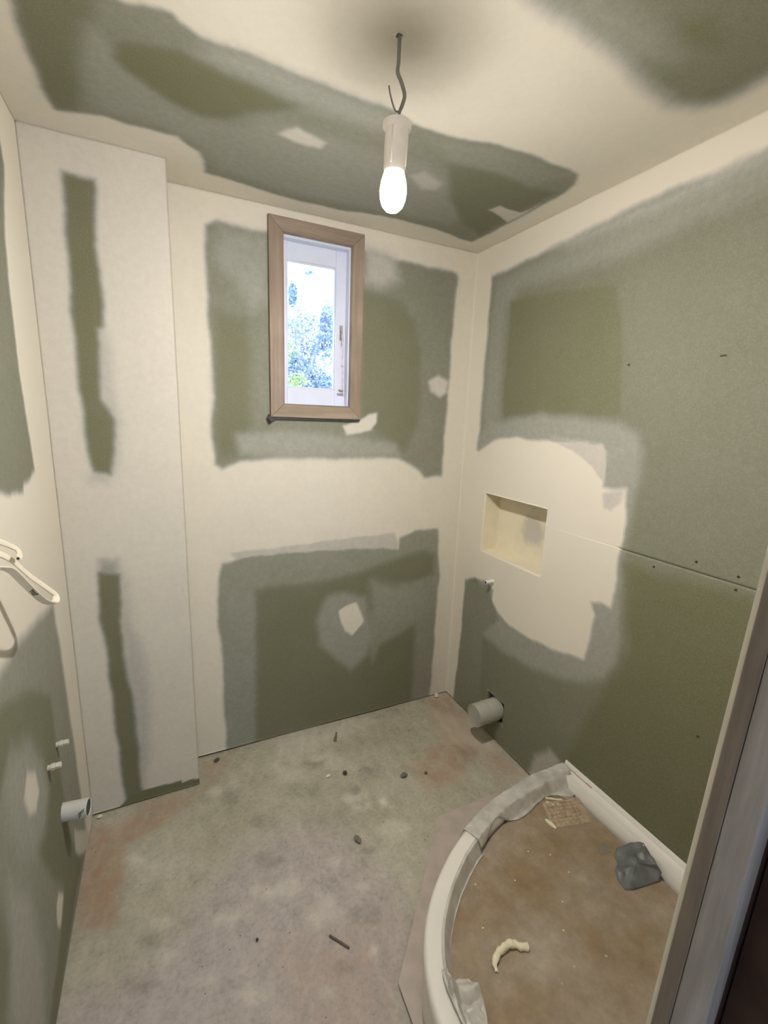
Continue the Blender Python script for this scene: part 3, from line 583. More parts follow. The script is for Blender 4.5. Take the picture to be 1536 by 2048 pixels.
# near partition with sliding-door pocket and jamb (leans a little, as in the picture)
def jx(z): return .8125 + .07*(z-1.21)
wn = empty('wall_near', (1.3, YN, 0)); struct(wn)
def lean(mb, x0, x1, y0, y1, z0, z1, off=0):
    return mb.hexa([(jx(z0)+x0, y0, z0), (x1, y0, z0), (x1, y1, z0), (jx(z0)+x0, y1, z0),
                    (jx(z1)+x0, y0, z1), (x1, y0, z1), (x1, y1, z1), (jx(z1)+x0, y1, z1)])
lean(MB(), .001, W, YN-.0045, YN, .004, H).build('plasterboard_sheet', M_PLAS, wn)
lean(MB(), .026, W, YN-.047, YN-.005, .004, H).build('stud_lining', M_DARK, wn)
lean(MB(), .035, 2.3, .345, YN-.0485, .004, H).build('pocket_shade_block', M_DARK, wn)  # dark block set close to the opening in place of its shade
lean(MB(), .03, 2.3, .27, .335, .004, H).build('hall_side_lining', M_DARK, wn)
MB().box(-.0, jx(2.1)+.05, .30, YN, 2.12, H).build('door_header', M_HALL, wn)
dj = empty('door_1', (.8, .43, 0)); struct(dj)
def leanbox(mb, x0, x1, y0, y1, z0, z1):
    return mb.hexa([(jx(z0)+x0, y0, z0), (jx(z0)+x1, y0, z0), (jx(z0)+x1, y1, z0), (jx(z0)+x0, y1, z0),
                    (jx(z1)+x0, y0, z1), (jx(z1)+x1, y0, z1), (jx(z1)+x1, y1, z1), (jx(z1)+x0, y1, z1)])
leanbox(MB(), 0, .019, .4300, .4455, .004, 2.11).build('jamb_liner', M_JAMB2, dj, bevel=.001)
leanbox(MB(), .0006, .025, .4025, .4296, .004, 2.11).build('door_jamb', M_JAMB, dj, bevel=.0015)
leanbox(MB(), .0, .025, .28, .335, .004, 2.11).build('door_jamb', M_JAMB, dj, bevel=.0015)
MB().box(-.0, jx(2.1)-.01, .28, .4455, 2.085, 2.115).build('head_jamb', M_JAMB, dj)
# hall behind the camera, daylit by its own window
hw = empty('wall_hall', (0, -1, 0)); struct(hw)
MB().box(-1.12, -1.0, -1.5, .25, -.02, H+.1).build('hall_left', M_HALL, hw)
MB().box(2.18, 2.3, -1.5, .27, -.02, H+.1).build('hall_right', M_HALL, hw)
MB().box(-1.12, -.001, .25, .37, -.02, H+.1).build('hall_front', M_HALL, hw)
MB().box(W-.2, 2.3, .255, .269, -.02, H+.1).build('hall_front', M_HALL, hw)
hwf = sheet('hall_back', lambda a, b, d: np.stack([a, -1.3-d, b], 1), (-1.1, 2.3), (-.02, H+.1), .5, M_HALL, hw,
            holes=[(-.1, .7, .95, 2.0)], thick=.12)
MB().box(-1.1, 2.3, -1.42, .27, H-.02, H+.013).build('hall_ceiling', M_HALL, hw)

# ------------------------------------------------------------------ window_1
wi = empty('window_1', (.965, D, 1.97)); struct(wi)
x0, x1, z0, z1 = .758, 1.170, 1.580, 2.362; a0, a1, b0, b1 = .813, 1.118, 1.633, 2.309; ya = 2.238
def arch(pts, m): MB().prism([(p[0], ya, p[1]) for p in pts], (0, D-ya-.0003, 0)).build('architrave', m, wi, bevel=.0015)
g = .0004
arch([(x0, z0+g), (a0, b0+g), (a0, b1-g), (x0, z1-g)], M_ARCH_V)
arch([(x1, z0+g), (a1, b0+g), (a1, b1-g), (x1, z1-g)], M_ARCH_V)
arch([(x0+g, z0), (x1-g, z0), (a1-g, b0), (a0+g, b0)], M_ARCH_H)
arch([(x0+g, z1), (x1-g, z1), (a1-g, b1), (a0+g, b1)], M_ARCH_H)
# painted reveal lining and stop bead
e0, e1, f0, f1 = .815, 1.122, 1.634, 2.313
def ringbox(mb, ox0, ox1, oz0, oz1, ix0, ix1, iz0, iz1, y0, y1):
    mb.box(ox0, ix0, y0, y1, oz0, oz1); mb.box(ix1, ox1, y0, y1, oz0, oz1)
    mb.box(ix0, ix1, y0, y1, oz0, iz0); mb.box(ix0, ix1, y0, y1, iz1, oz1); return mb
ringbox(MB(), wh[0], wh[1], wh[2], wh[3], e0, e1, f0, f1, D-.0002, D+.14).build('reveal_lining', M_WHITEPAINT, wi)
ringbox(MB(), e0, e1, f0, f1, e0+.005, e1-.005, f0+.004, f1-.005, D-.012, D+.004).build('stop_bead', M_ARCH_V, wi, bevel=.001)
ringbox(MB(), e0, e1, f0, f1, e0+.003, e1-.009, f0+.002, f1-.013, D+.010, D+.046).build('window_stop', M_WHITEPAINT, wi, bevel=.0015)
# sash
s0, s1, t0, t1 = .8175, 1.1195, 1.6375, 2.306; g0, g1, h0, h1 = .846, 1.066, 1.710, 2.231; ys = D+.050
sa = MB().box(s0, g0, ys, ys+.036, t0, t1).build('sash_stile', M_WHITEPAINT, wi, bevel=.002)
sb = MB().box(g1, s1, ys, ys+.036, t0, t1).build('sash_stile', M_WHITEPAINT, wi, bevel=.002)
MB().box(g0, g1, ys, ys+.036, t0, h0).build('sash_rail', M_WHITEPAINT, wi, bevel=.002)
MB().box(g0, g1, ys, ys+.036, h1, t1).build('sash_rail', M_WHITEPAINT, wi, bevel=.002)
ringbox(MB(), g0, g1, h0, h1, g0+.006, g1-.006, h0+.006, h1-.006, ys+.004, ys+.014).build('glazing_bead', M_WHITEPAINT, wi, bevel=.002)
tag(MB().box(g0+.001, g1-.001, ys+.016, ys+.020, h0+.001, h1-.001).build('window_pane', M_GLASS, wi), kind='structure')
M_BRASS = plain('tarnished latch metal', (.42, .40, .42), .4, .3, 60, .1, .6)
la = MB().lathe([(.006, 0), (.006, .004), (.004, .007)], (1.093, ys-.001, 1.968), (0, -1, 0), 14)
la.tube(spline([(1.093, ys-.006, 1.985), (1.093, ys-.012, 1.962), (1.094, ys-.018, 1.93), (1.095, ys-.015, 1.905)], 5), .0045, 8)
la.box(1.086, 1.100, ys-.003, ys, 1.93, 1.995)
la.build('window_latch', M_BRASS, wi, True)
st = MB().tube([(1.101, ys-.006, 1.900), (1.102, ys-.006, 1.80), (1.103, ys-.006, 1.70)], .0026, 8)
st.box(1.085, 1.106, ys-.012, ys, 1.708, 1.714); st.box(1.078, 1.106, ys-.012, ys, 1.690, 1.697); st.box(1.096, 1.107, ys-.010, ys, 1.815, 1.821)
st.build('window_stay', M_BRASS, wi, True)
# membrane edge under the architrave and folded scrap at its lower left corner
MB().box(x0+.004, x1-.002, ya+.006, D-.0003, z0-.0075, z0-.0003).build('membrane_edge', M_DARKPLASTIC, wi)
sc_ = MB(); pts = [(.764, 1.588), (.748, 1.590), (.742, 1.577), (.747, 1.560), (.752, 1.548), (.760, 1.560), (.778, 1.568), (.772, 1.576)]
sc_.prism([(x, 2.243 + .006*math.sin(i*2.1), z) for i, (x, z) in enumerate(pts)], (0, .002, 0)); sc_.build('membrane_scrap', M_DARKPLASTIC, wi)
MB().box(.748, .760, 2.246, 2.2595, 1.560, 1.583).build('membrane_scrap', M_DARKPLASTIC, wi)

# ------------------------------------------------------------------ pendant lamp
LX, LY = .847, 1.294
pe = tag(empty('pendant_lamp', (LX, LY, H)), 'bare lit bulb in white lamp holder hanging on grey cable from ceiling', 'lamp')
cp = [(.847, LY, 2.412), (.8472, LY, 2.38), (.847, LY, 2.352), (.846, LY, 2.333), (.856, LY, 2.317), (.865, LY, 2.296), (.861, LY, 2.278), (.854, LY, 2.26), (.851, LY, 2.240)]
MB().tube(spline(cp, 6), lambda t: .0042 if t < .80 else .0042-.010*(t-.80), 10).build('lamp_cable', M_LCABLE, pe, True)
MB().tube(spline([(.858, LY-.002, 2.268), (.850, LY-.002, 2.2595), (.843, LY-.002, 2.259), (.836, LY-.002, 2.269), (.829, LY-.002, 2.286), (.825, LY-.002, 2.301)], 6), .0019, 8).build('loose_wire', M_LCABLE, pe, True)
ax = Vector((-.006, 0, -.18)).normalized(); top = Vector((.850, LY, 2.240))
MB().lathe([(.010, 0), (.028, .001), (.0325, .004), (.0325, .012), (.030, .015), (.0265, .018), (.0262, .045), (.0255, .085), (.0235, .100), (.021, .102)], top, ax, 40).build('lamp_holder', M_SOCKET, pe, True)
rb = MB()
for k in range(4):
    a = PI/4 + k*PI/2; o = Vector((math.cos(a), math.sin(a), 0))*.0258
    rb.tube([top+ax*.018+o, top+ax*.090+o*.97], .002, 6)
rb.build('holder_ridges', M_SOCKET, pe, True)
MB().lathe([(.018, .098), (.0245, .106), (.0290, .122), (.0305, .138), (.0290, .154), (.0235, .169), (.015, .178), (.005, .182)], top, ax, 36).build('bulb', M_BULB, pe, True)

# ------------------------------------------------------------------ pipes
def stub(name, c, axv, r, length, mat, label, cat, inner=M_DARKIN, wall=.004, group=None, collar=None):
    t = tag(empty(name, c), label, cat, group); c = Vector(c)
    MB().lathe([(r, -.012), (r, length), (r-wall, length), (r-wall, length-.004)], c, axv, 32, True).build('pipe_wall', mat, t, True)
    MB().lathe([(r-wall-.0002, length-.0045), (r-wall-.0002, length-.0032)], c, axv, 24).build('mouth_disc', inner, t)  # disc closing the mouth; the dark one replaces shade in the bore
    return t
wp = stub('waste_pipe', (0, 1.695, .384), (1, -.16, .03), .0265, .070, M_WHITEPIPE, 'short white waste pipe stub low on left wall near floor corner', 'pipe', wall=.003)
for k in range(4):
    MB().box(.046+.004*k, .0475+.004*k, 1.6875-.0285+.0004*k, 1.6875-.0258, .385-.008+.004*k, .385+.010+.003*k).build('saw_mark', M_INK, wp)
tw = stub('toilet_waste_pipe', (W, 1.828, .172), (-1, 0, -.03), .0545, .130, M_GREYPIPE, 'large grey soil pipe stub through ragged hole in right wall near floor', 'pipe', inner=M_GREYPIPE)
MB().lathe([(.0498, .1), (.0498, .1265), (.046, .1275), (.044, .1262), (.02, .1262)], (W, 1.828, .172), (-1, 0, -.03), 32).build('pipe_cap', M_GREYPIPE, tw, True)
MB().lathe([(.0562, .060), (.0565, .062), (.0565, .064), (.0562, .066)], (W, 1.828, .172), (-1, 0, -.03), 32).build('pipe_ridge', M_GREYPIPE, tw, True)
bp = stub('water_pipe', (W, 1.932, .817), (-1, 0, -.02), .0095, .046, plain('white poly pipe', (.72, .72, .66), .4, .04, 30, 0), 'small white water pipe stub with blue end below the niche', 'pipe', inner=M_BLUE, wall=.0022)
MB().lathe([(.0072, .040), (.0072, .0455)], (W, 1.932, .817), (-1, 0, -.02), 20).build('blue_plug', M_BLUE, bp)
for i, (y, z, lb) in enumerate(((1.716, .603, 'small pale capped water stub on left wall, upper of the pair'), (1.607, .611, 'small pale capped water stub on left wall, lower of the pair in view'))):
    t = tag(empty('capped_water_stub', (0, y, z)), lb, 'pipe', 'capped water stubs on the left wall')
    MB().lathe([(.0075, -.012), (.0075, .010)], (0, y, z), (1, 0, .05), 20).build('pipe_wall', M_COPPER, t, True)
    MB().lathe([(.0075, .006), (.0100, .008), (.0100, .016), (.0075, .0175), (.0085, .020), (.0085, .030), (.006, .032)], (0, y, z), (1, 0, .05), 6).build('end_cap', M_COPPER, t)
# torn paper edge of the pipe hole
hr = MB(); random.seed(4)
for (y, z, w_, h_) in ((1.893, .238, .010, .006), (1.765, .112, .008, .008), (1.885, .120, .006, .005)):
    hr.prism([(W-.001, y-w_/2, z), (W-.004, y, z+h_/2), (W-.001, y+w_/2, z-.001), (W-.002, y, z-h_/2)], (.0015, 0, 0))
hr.build('torn_paper', M_PLAS, wr)

# ------------------------------------------------------------------ flat cables on left wall
ca = tag(empty('flat_cable', (0, 1.318, 1.327)), 'white flat cable looped out of left wall with printed letters', 'cable')
pth = spline([(-.012, 1.318, 1.327), (.02, 1.347, 1.309), (.04, 1.382, 1.280), (.06, 1.422, 1.227), (.08, 1.461, 1.181), (.091, 1.475, 1.157), (.093, 1.440, 1.152), (.09, 1.364, 1.190), (.08, 1.300, 1.250), (.07, 1.267, 1.290), (.055, 1.250, 1.303), (-.012, 1.300, 1.305)], 7)
MB().tube(pth, 0, 12, flat=(.0022, .0078), up=(1, .3, 0), twist=lambda t: 1.15*min(1, max(0, (t-.42)/.15))).build('cable_sheath', M_CABLE, ca, True)
c2 = tag(empty('cable_end', (0, 1.323, 1.340)), 'cut white cable end curling above the looped cable on left wall', 'cable')
p2 = spline([(-.012, 1.323, 1.350), (.03, 1.346, 1.330), (.04, 1.379, 1.312), (.05, 1.397, 1.296), (.058, 1.376, 1.289), (.068, 1.325, 1.296)], 7)
MB().tube(p2, 0, 12, flat=(.0022, .0062), up=(1, .3, 0), twist=lambda t: .8*(1-t)).build('cable_sheath', M_CABLE, c2, True)
tg = (p2[-1]-p2[-2]).normalized()
MB().lathe([(.0027, 0), (.0027, .0012)], p2[-1], tg, 12).build('cut_core', M_INK, c2)
def text_mesh(s_, size, name, mat, parent, M):
    cu = bpy.data.curves.new(name, 'FONT'); cu.body = s_; cu.size = size; cu.extrude = .00025; cu.align_x = 'CENTER'; cu.align_y = 'CENTER'; cu.offset = .0002
    o = bpy.data.objects.new(name, cu); COL.objects.link(o)
    dg = bpy.context.evaluated_depsgraph_get(); me = bpy.data.meshes.new_from_object(o.evaluated_get(dg))
    bpy.data.objects.remove(o); me.transform(M)
    return link(name, me, mat, parent)
# letters on the lower strand, facing the room
kk = min(range(len(pth)//2, len(pth)-1), key=lambda i: (pth[i]-Vector((.084, 1.328, 1.226))).length)
pc = pth[kk].copy(); dirv = (pth[kk-1]-pth[kk+1]).normalized()
view = (Vector(cam.location)-pc).normalized() if cam.location.length else Vector((.2, -.9, .35)).normalized()
view = (Vector((.343, .2417, 1.596))-pc).normalized()
nrm = (view - dirv*view.dot(dirv)).normalized(); upv = nrm.cross(dirv)
Mt = Matrix((( dirv.x, upv.x, nrm.x, pc.x+nrm.x*.0042), (dirv.y, upv.y, nrm.y, pc.y+nrm.y*.0042), (dirv.z, upv.z, nrm.z, pc.z+nrm.z*.0042), (0, 0, 0, 1)))
text_mesh('FEEP', .0135, 'printed_letters', M_INK, ca, Mt)

# ------------------------------------------------------------------ shower tray
RZ = .21
rim = [(1.772, 1.372), (1.69, 1.384), (1.60, 1.384), (1.447, 1.364), (1.345, 1.341), (1.245, 1.306), (1.12, 1.246), (1.018, 1.176), (.949, 1.112), (.906, 1.056), (.875, .998), (.855, .939), (.845, .884), (.842, .82), (.842, .70), (.842, .58), (.842, YN+.004)]
rp = [Vector((p.x, p.y, 0)) for p in spline([(x, y, 0) for x, y in rim], 6)]
for _ in range(3):
    rp = [rp[0]] + [(rp[i-1]+rp[i]*2+rp[i+1])/4 for i in range(1, len(rp)-1)] + [rp[-1]]
def inward(i):
    t = (rp[min(i+1, len(rp)-1)]-rp[max(i-1, 0)]).normalized(); return Vector((-t.y, t.x, 0))
nin = [inward(i) for i in range(len(rp))]
tray = tag(empty('shower_tray', (1.4, .85, 0)), 'white curved corner shower tray against the right wall', 'shower tray')
prof = [(.004, .05), (.0, .185), (.0015, .200), (.006, .2075), (.012, RZ), (.050, RZ), (.056, .2085), (.060, .203), (.062, .165), (.064, .10), (.064, .012), (.012, .012)]
V = []; Fc = []; np_ = len(prof)
for i, p in enumerate(rp):
    for (o, z) in prof: V.append(p + nin[i]*o + Vector((0, 0, z)))
for i in range(len(rp)-1):
    for k in range(np_): Fc.append((i*np_+k, i*np_+(k+1) % np_, (i+1)*np_+(k+1) % np_, (i+1)*np_+k))
Fc += [tuple(range(np_)), tuple((len(rp)-1)*np_+k for k in range(np_))[::-1]]
MB().add(V, Fc).build('curved_rim', M_RIM, tray, True)
# straight ledge and tiling upstand along the right wall
lg = [(W-.002, .012), (W-.002, .232), (W-.006, .234), (W-.010, .230), (W-.013, .216), (W-.018, .2125), (W-.044, .211), (W-.050, .2125), (W-.054, .208), (W-.058, .165), (W-.058, .012)]
V = []; Fc = []
ysl = [1.372, 1.25, 1.0, .8, YN+.004]
for y in ysl:
    for (x, z) in lg: V.append((x, y, z))
for i in range(len(ysl)-1):
    for k in range(len(lg)): Fc.append((i*len(lg)+k, i*len(lg)+(k+1) % len(lg), (i+1)*len(lg)+(k+1) % len(lg), (i+1)*len(lg)+k))
Fc += [tuple(range(len(lg))), tuple((len(ysl)-1)*len(lg)+k for k in range(len(lg)))[::-1]]; MB().add(V, Fc).build('wall_ledge', M_RIM, tray, True)
inner = [rp[i]+nin[i]*.0625 for i in range(len(rp))]
inner = [p for p in inner if p.x < W-.060]
base = [(p.x, p.y, .092) for p in inner] + [(W-.06, YN+.004, .092)]
MB().prism(base, (0, 0, .004)).build('tray_floor', M_RIM, tray)
# red strip on the ledge
MB().box(W-.016, W-.0115, 1.235, 1.262, .2160, .2172).build('red_label', plain('faded red label', (.30, .12, .09), .6, .1, 50, 0), tray)
MB().box(W-.0165, W-.0115, 1.262, 1.355, .2160, .2168).build('label_strip', plain('dull strip', (.42, .37, .33), .6, .1, 50, 0), tray)
# hardboard lying in the tray
CZ = .170
hb = tag(MB().prism([(p.x, p.y, .0965) for p in [rp[i]+nin[i]*.068 for i in range(len(rp))] if p.x < W-.064] + [(W-.064, YN+.008, .0965)], (0, 0, CZ-.0965)).build('hardboard_sheet', M_CARD), 'dusty brown hardboard cover lying inside the shower tray', 'board')
# waffle patch
wv = []; wf_ = []; nxp, nyp = 74, 66
ax0 = Vector((1.525, 1.195, CZ+.0006)); ex = Vector((.152, -.040, 0)); ey = Vector((.048, .098, 0))
for i in range(nxp):
    for j in range(nyp):
        u, v = i/(nxp-1), j/(nyp-1); su = abs(math.sin(u*PI*8)); sv = abs(math.sin(v*PI*7))
        edge = min(1, min(u, 1-u, v, 1-v)*14)
        zz = (.0065*(1-max(1-su, 1-sv)**2) + .0012*noise.noise((u*9, v*9, 0)))*edge
        p = ax0 + ex*u + ey*v + Vector((.006*noise.noise((v*5, 1, 0)), .006*noise.noise((u*5, 7, 0)), zz)); wv.append(p)
for i in range(nxp-1):
    for j in range(nyp-1): wf_.append((i*nyp+j, (i+1)*nyp+j, (i+1)*nyp+j+1, i*nyp+j+1))
tag(MB().add(wv, wf_).build('waffle_patch', M_WAFFLE, None, True), 'waffle-textured adhesive patch on brown board near tray corner', 'adhesive')
# cement sheet under the tray
bs = [(1.265, 1.532), (1.60, 1.532), (W-.003, 1.40), (W-.003, YN+.01), (.856, YN+.01), (.856, 1.004), (.861, 1.101)]
tag(MB().prism([(x, y, .0045) for x, y in bs][::-1], (0, 0, .006)).build('cement_sheet', M_BOARDBASE, None, bevel=.001), 'pinkish cut-corner cement sheet under the shower tray', 'board')

# milky film over the rim
def film(name, i0, i1, o0, o1, zf, seed, label, amp=.006, nu=60, nv=22, parent=None):
    vs_ = []; fs = []
    for a in range(nu):
        s = i0 + (i1-i0)*a/(nu-1); k = int(s); fr = s-k; k2 = min(k+1, len(rp)-1)
        p = rp[k].lerp(rp[k2], fr); n = nin[k].lerp(nin[k2], fr)
        for b in range(nv):
            v = b/(nv-1); lo_ = o0(a/(nu-1)); hi_ = o1(a/(nu-1)); o = lo_+(hi_-lo_)*v
            q = p + n*o; w = noise.noise((q.x*28+seed, q.y*28, 0))+.6*noise.noise((q.x*60, q.y*60+seed, 3))
            vs_.append((min(q.x+.003*w, W-.002), q.y+.003*w, zf(a/(nu-1), o) + abs(amp*w)+.0012))
    for a in range(nu-1):
        for b in range(nv-1): fs.append((a*nv+b, (a+1)*nv+b, (a+1)*nv+b+1, a*nv+b+1))
    me_ = MB().add(vs_, fs).build(name, M_FILM, parent, True)
    sol = me_.modifiers.new('thickness', 'SOLIDIFY'); sol.thickness = .0006; sol.offset = 1
    if label: tag(me_, label, 'plastic film')
    return me_
def rimz(o):
    if o < .0: return RZ + min(0, o*3)
    if o < .056: return RZ
    if o < .075: return RZ - (o-.056)/.019*(RZ-CZ)
    return CZ
L_ = len(rp)-1
film('masking_film', 1, L_*.335, lambda t: -.010-.004*math.sin(t*9), lambda t: .105-.045*t+.012*math.sin(t*14), lambda t, o: rimz(o)+.012*max(0, 1-t*5)*(o < .05), 1.3,
     'crumpled milky film draped over far rim of the shower tray')
film('film_strip', L_*.335, L_*.66, lambda t: .047+.010*(1-t)*t, lambda t: .082-.008*t, lambda t, o: rimz(o), 5.1,
     'narrow milky film strip along inner left edge of tray', .004)
film('film_scrap', L_*.645, L_*.80, lambda t: .040+.012*t, lambda t: .115+.02*math.sin(t*3.1), lambda t, o: rimz(o)+.022*math.exp(-((t-.25)/.16)**2)*(o > .05)+.010, 9.4,
     'crumpled lilac-white film scrap on tray rim at photo bottom', .010, 50, 26)

# ------------------------------------------------------------------ grey tape scrap
gp = [(1.636, 1.029, .172), (1.669, 1.043, .176), (1.712, 1.024, .200), (1.735, .996, .217), (1.721, .972, .218), (1.708, .941, .2165), (1.700, .926, .214), (1.709, .914, .197), (1.694, .908, .176), (1.637, .918, .173), (1.592, .925, .172), (1.569, .937, .172), (1.575, .962, .172), (1.590, .988, .178), (1.622, 1.003, .176)]
gc = Vector((1.662, .966, CZ+.030)); vs_ = []; fs = []; NR = 10; gq = [Vector(gp[i]).lerp(Vector(gp[(i+1) % len(gp)]), k/4) for i in range(len(gp)) for k in range(4)]; M_ = len(gq)
for r in range(NR+1):
    for k, p in enumerate(gq):
        t = r/NR; q = gc.lerp(p, t); h_ = .013*noise.noise((q.x*38, q.y*38, 2))*(1-t*.5)+.004*noise.noise((q.x*90, q.y*90, 5)); vs_.append(q+Vector((0, 0, h_)))
for r in range(NR):
    for k in range(M_):
        k2 = (k+1) % M_; fs.append((r*M_+k, r*M_+k2, (r+1)*M_+k2, (r+1)*M_+k))
tp = tag(MB().add(vs_, fs).build('duct_tape_scrap', M_GREYTAPE, None, True), 'crumpled dark grey duct tape scrap on tray ledge beside right wall', 'tape')
so = tp.modifiers.new('thickness', 'SOLIDIFY'); so.thickness = .0009; so.offset = 1
tag(MB().prism([(x, y, CZ+.0004) for x, y in ((1.62, 1.085), (1.655, 1.070), (1.645, 1.045), (1.60, 1.050))], (0, 0, .0012)).build('tape_offcut', plain('grey tape offcut', (.20, .19, .14), .6, .2, 30, .2)), 'small flat greenish-grey tape offcut beside the duct tape scrap', 'tape')

# ------------------------------------------------------------------ crumbs and chips
def chip(name, loc, size, mat, label, cat, seed, rz=0, group=None):
    me = bpy.data.meshes.new(name); bm = bmesh.new(); bmesh.ops.create_icosphere(bm, subdivisions=3, radius=1)
    for v in bm.verts:
        n_ = 1+.28*noise.noise(v.co*1.4+Vector((seed, 0, 0)))+.12*noise.noise(v.co*4+Vector((0, seed, 0)))
        v.co = Vector((v.co.x*size[0], v.co.y*size[1], v.co.z*size[2]))*n_
    zmin = min(v.co.z for v in bm.verts)
    for v in bm.verts: v.co.z -= zmin
    bmesh.ops.rotate(bm, verts=bm.verts, matrix=Matrix.Rotation(rz, 3, 'Z'))
    bm.to_mesh(me); bm.free()
    o = link(name, me, mat); o.location = loc; return tag(o, label, cat, group)
chip('stone_chip', (.478, 2.208, .002), (.014, .008, .004), M_STONE, 'flat dark stone chip on floor beside the corner boxing', 'stone', 1, .5)
chip('stone_chip', (.998, 1.898, .002), (.010, .011, .007), M_STONE, 'round blackish stone near centre of the concrete floor', 'stone', 5.2)
chip('grey_stone', (1.24, 1.782, .002), (.015, .011, .007), M_GREYSTONE, 'grey stone lump on floor, right of the blackish stone', 'stone', 8.1)
chip('brick_chip', (1.342, 1.758, .002), (.007, .006, .004), M_BROWNCHIP, 'tiny reddish chip on floor, right of the grey stone', 'stone', 3.3)
chip('plaster_crumb', (.923, 1.914, .002), (.011, .006, .004), M_CREAM, 'small white plaster crumb left of the blackish stone', 'crumb', 2.2, .3)
chip('plaster_chip', (1.695, 2.236, .002), (.013, .011, .012), M_CREAM, 'cream plaster chip in the far right floor corner', 'crumb', 7.7, .9)
chip('corner_crumb', (.028, 2.068, .002), (.009, .006, .005), M_CREAM, 'white crumb on floor at the foot of the boxing near left wall', 'crumb', 4.4)
chip('concrete_lump', (.927, 1.573, .002), (.010, .018, .004), M_GREYSTONE, 'flattish dark grey lump embedded mid-floor left of the tray', 'stone', 6.0, .3)
chip('floor_grit', (.515, 1.38, .002), (.0045, .004, .003), M_STONE, 'tiny dark grit grain on purple-grey floor nearer the doorway', 'stone', 2.9)
tag(MB().hexa([(1.018, 2.118, .001), (1.034, 2.112, .001), (1.060, 2.176, .001), (1.052, 2.178, .001), (1.020, 2.120, .010), (1.032, 2.115, .012), (1.058, 2.175, .004), (1.053, 2.177, .004)]).build('timber_wedge', M_GREYSTONE, None, bevel=.001), 'thin grey timber wedge on floor below the far wall', 'wedge')
tag(MB().tube([(.722, 1.300, .0055), (.745, 1.270, .0060), (.766, 1.243, .0055)], .0032, 8).build('nail', plain('rusty nail', (.10, .085, .075), .6, .3, 80, .2)), 'thin dark nail lying on the floor left of the tray', 'nail')
tag(MB().lathe([(.001, 0), (.0085, .001), (.0095, .003), (.0085, .005), (.001, .006)], (1.531, 1.209, CZ+.0002), (0, 0, 1), 28).build('filler_drop', M_CREAM, None, True), 'oval cream filler drop on brown board near the waffle patch', 'crumb')
o = bpy.data.objects['filler_drop']
for v in o.data.vertices:
    c_ = Vector((1.531, 1.209)); q = Vector((v.co.x, v.co.y))-c_; a = Vector((.16, -.98)); s_ = q.dot(a)
    q = q*.85 + a*s_*1.7; v.co.x = c_.x+q.x; v.co.y = c_.y+q.y
cu = spline([(1.055, .928, CZ+.004), (1.064, .944, CZ+.006), (1.082, .956, CZ+.008), (1.106, .962, CZ+.010), (1.128, .962, CZ+.011), (1.140, .958, CZ+.009), (1.150, .949, CZ+.008), (1.166, .940, CZ+.008), (1.172, .938, CZ+.007)], 5)
tag(MB().tube(cu, lambda t: .003+.0075*math.sin(min(1, t*1.25+.12)*PI*.62)*(1 if abs(t-.72) > .05 else .8), 12).build('filler_shaving', M_CREAM, None, True), 'curled cream filler shaving lying on the brown board', 'shaving')
for v in bpy.data.objects['filler_shaving'].data.vertices:
    k_ = noise.noise(v.co*85)*.0045+noise.noise(v.co*220)*.0018
    v.co += v.normal*k_
    v.co.z = max(v.co.z*.85+.15*CZ, CZ+.0004)
random.seed(11)
for i, (x, y) in enumerate(((1.09, 1.03), (1.30, .93), (1.44, 1.12), (1.36, .99), (1.45, 1.05), (1.27, 1.10), (1.62, .93), (1.38, 1.16), (1.66, 1.21), (1.62, 1.26))):
    chip('white_speck', (x, y, CZ), (.0026, .0022, .0014), M_CREAM, 'tiny white filler speck scattered on the brown board', 'crumb', 20+i, 0, 'specks on the brown board')
# ridges of adhesive near the corner
for i, pts in enumerate((((1.590, 1.290), (1.603, 1.270), (1.612, 1.262), (1.625, 1.262)), ((1.600, 1.305), (1.622, 1.290), (1.640, 1.278), (1.654, 1.272)), ((1.668, 1.285), (1.680, 1.262), (1.688, 1.245)))):
    tag(MB().tube(spline([(x, y, CZ+.002) for x, y in pts], 4), .0038, 8).build('adhesive_bead', M_CREAM if i < 2 else M_WAFFLE, None, True),
        ('short pale adhesive bead nearest the waffle patch', 'longer pale adhesive bead by the far tray rim', 'brownish adhesive bead beside the wall ledge')[i], 'adhesive')

# ------------------------------------------------------------------ garden outside
struct(MB().box(-30, 40, D+.6, 60, -.62, -.5).build('ground', M_GROUND))
def foliage(name, mat, clumps, parent, n, size, seed):
    rnd = random.Random(seed); vs_ = []; fs = []
    for _ in range(n):
        c, r = rnd.choice(clumps); c = Vector(c)
        while True:
            q = Vector((rnd.uniform(-1, 1), rnd.uniform(-1, 1), rnd.uniform(-1, 1)))
            if q.length < 1: break
        p = c + Vector((q.x*r[0], q.y*r[1], q.z*r[2]))
        a = Vector((rnd.gauss(0, 1), rnd.gauss(0, 1), rnd.gauss(0, .7)-.4)).normalized(); b = a.orthogonal().normalized()
        b = Matrix.Rotation(rnd.uniform(0, 2*PI), 3, a) @ b; cc = a.cross(b); s_ = size*rnd.uniform(.6, 1.3); k = len(vs_)
        vs_ += [p-a*s_, p+b*s_*.34+cc*s_*.08, p+a*s_, p-b*s_*.34+cc*s_*.08]; fs += [(k, k+1, k+2), (k, k+2, k+3)]
    o = MB(); o.v = [tuple(v) for v in vs_]; o.f = fs
    me = bpy.data.meshes.new(name); me.from_pydata(o.v, [], o.f)
    ob = link(name, me, mat, parent); ob['kind'] = 'stuff'; return ob
tr = tag(empty('garden_tree', (2.25, 7.2, -.5)), 'leafy tree seen outside through the window, flare tint in its blue leaves', 'tree')
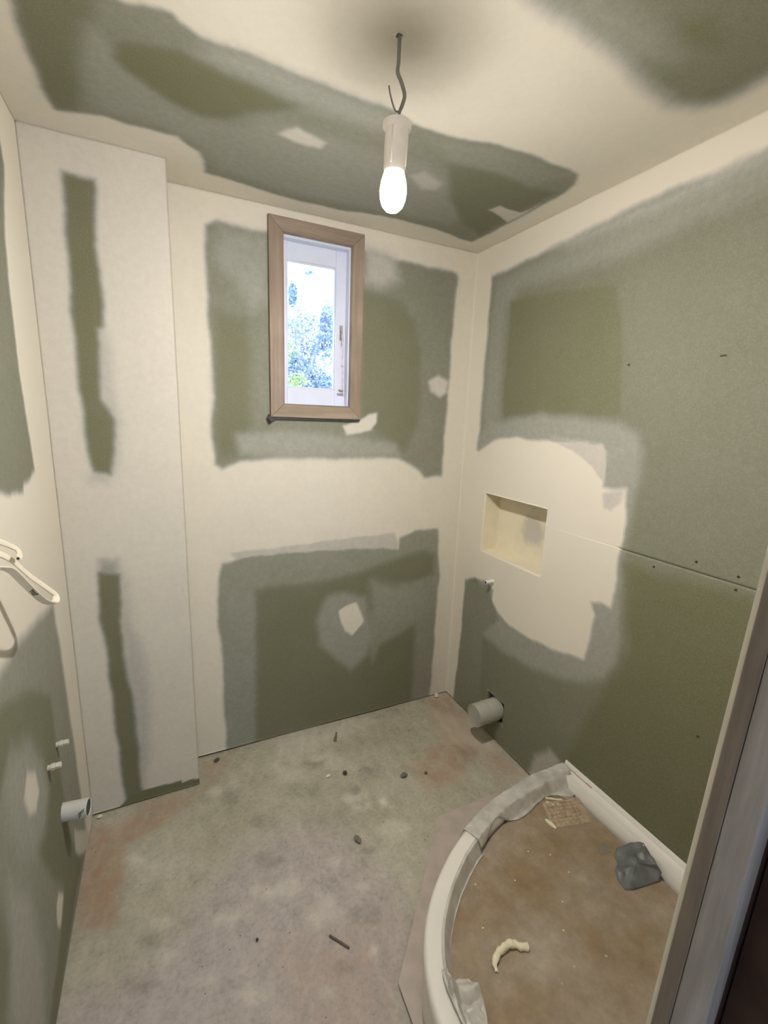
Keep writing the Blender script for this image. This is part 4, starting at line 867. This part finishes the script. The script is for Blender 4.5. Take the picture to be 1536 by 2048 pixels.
tk = MB(); tk.tube(spline([(2.25, 7.2, -.5), (2.28, 7.15, .8), (2.22, 7.1, 1.8), (2.42, 7.1, 2.5), (2.62, 7.1, 3.1)], 5), lambda t: .09*(1-t)+.02, 10)
tk.tube(spline([(2.24, 7.1, 1.9), (2.15, 7.0, 2.5), (2.08, 7.0, 3.2), (2.06, 7.0, 3.45)], 4), lambda t: .045*(1-t)+.012, 8)
tk.tube(spline([(2.24, 7.1, 1.9), (2.05, 7.2, 2.5), (1.9, 7.2, 2.66), (1.8, 7.2, 2.70)], 4), lambda t: .03*(1-t)+.008, 8)
tk.build('trunk', M_BARK, tr, True)
foliage('foliage', M_LEAF, [((2.35, 7.15, 2.25), (.42, .3, .42)), ((2.50, 7.15, 2.05), (.28, .3, .22)), ((2.62, 7.1, 2.85), (.12, .2, .42)), ((2.25, 7.1, 2.72), (.38, .3, .30)),
        ((2.07, 7.0, 3.22), (.05, .05, .16)), ((2.10, 7.1, 2.3), (.2, .2, .3)), ((2.3, 7.1, 1.95), (.45, .3, .15))], tr, 6200, .038, 3)
foliage('foliage', M_LEAF, [((2.3, 7.0, 3.55), (.06, .05, .05)), ((2.2, 7.0, 3.05), (.3, .2, .2)), ((1.96, 7.1, 2.9), (.1, .2, .2))], tr, 160, .035, 8)
sh = tag(empty('garden_shrub', (1.9, 6.4, -.5)), 'light green shrub outside at lower left of the window view', 'shrub')
MB().tube([(1.9, 6.4, -.5), (1.88, 6.4, .6), (1.85, 6.4, 1.7)], lambda t: .03*(1-t)+.01, 8).build('stem', M_BARK, sh, True)
foliage('foliage', M_LEAF2, [((1.84, 6.4, 1.95), (.12, .2, .12)), ((1.86, 6.4, 2.38), (.10, .2, .14)), ((2.02, 6.5, 2.05), (.14, .2, .1))], sh, 420, .035, 5)
fe = tag(empty('garden_fence', (2.5, 9.5, -.5)), 'pale painted board fence outside behind the tree', 'fence')
for k in range(26):
    MB().box(.2+k*.2, .2+k*.2+.19, 9.5, 9.525, -.5, 2.02).build('fence_board', M_FENCE, fe)
MB().box(.2, 5.4, 9.525, 9.56, 1.5, 1.6).build('fence_rail', M_FENCE, fe)
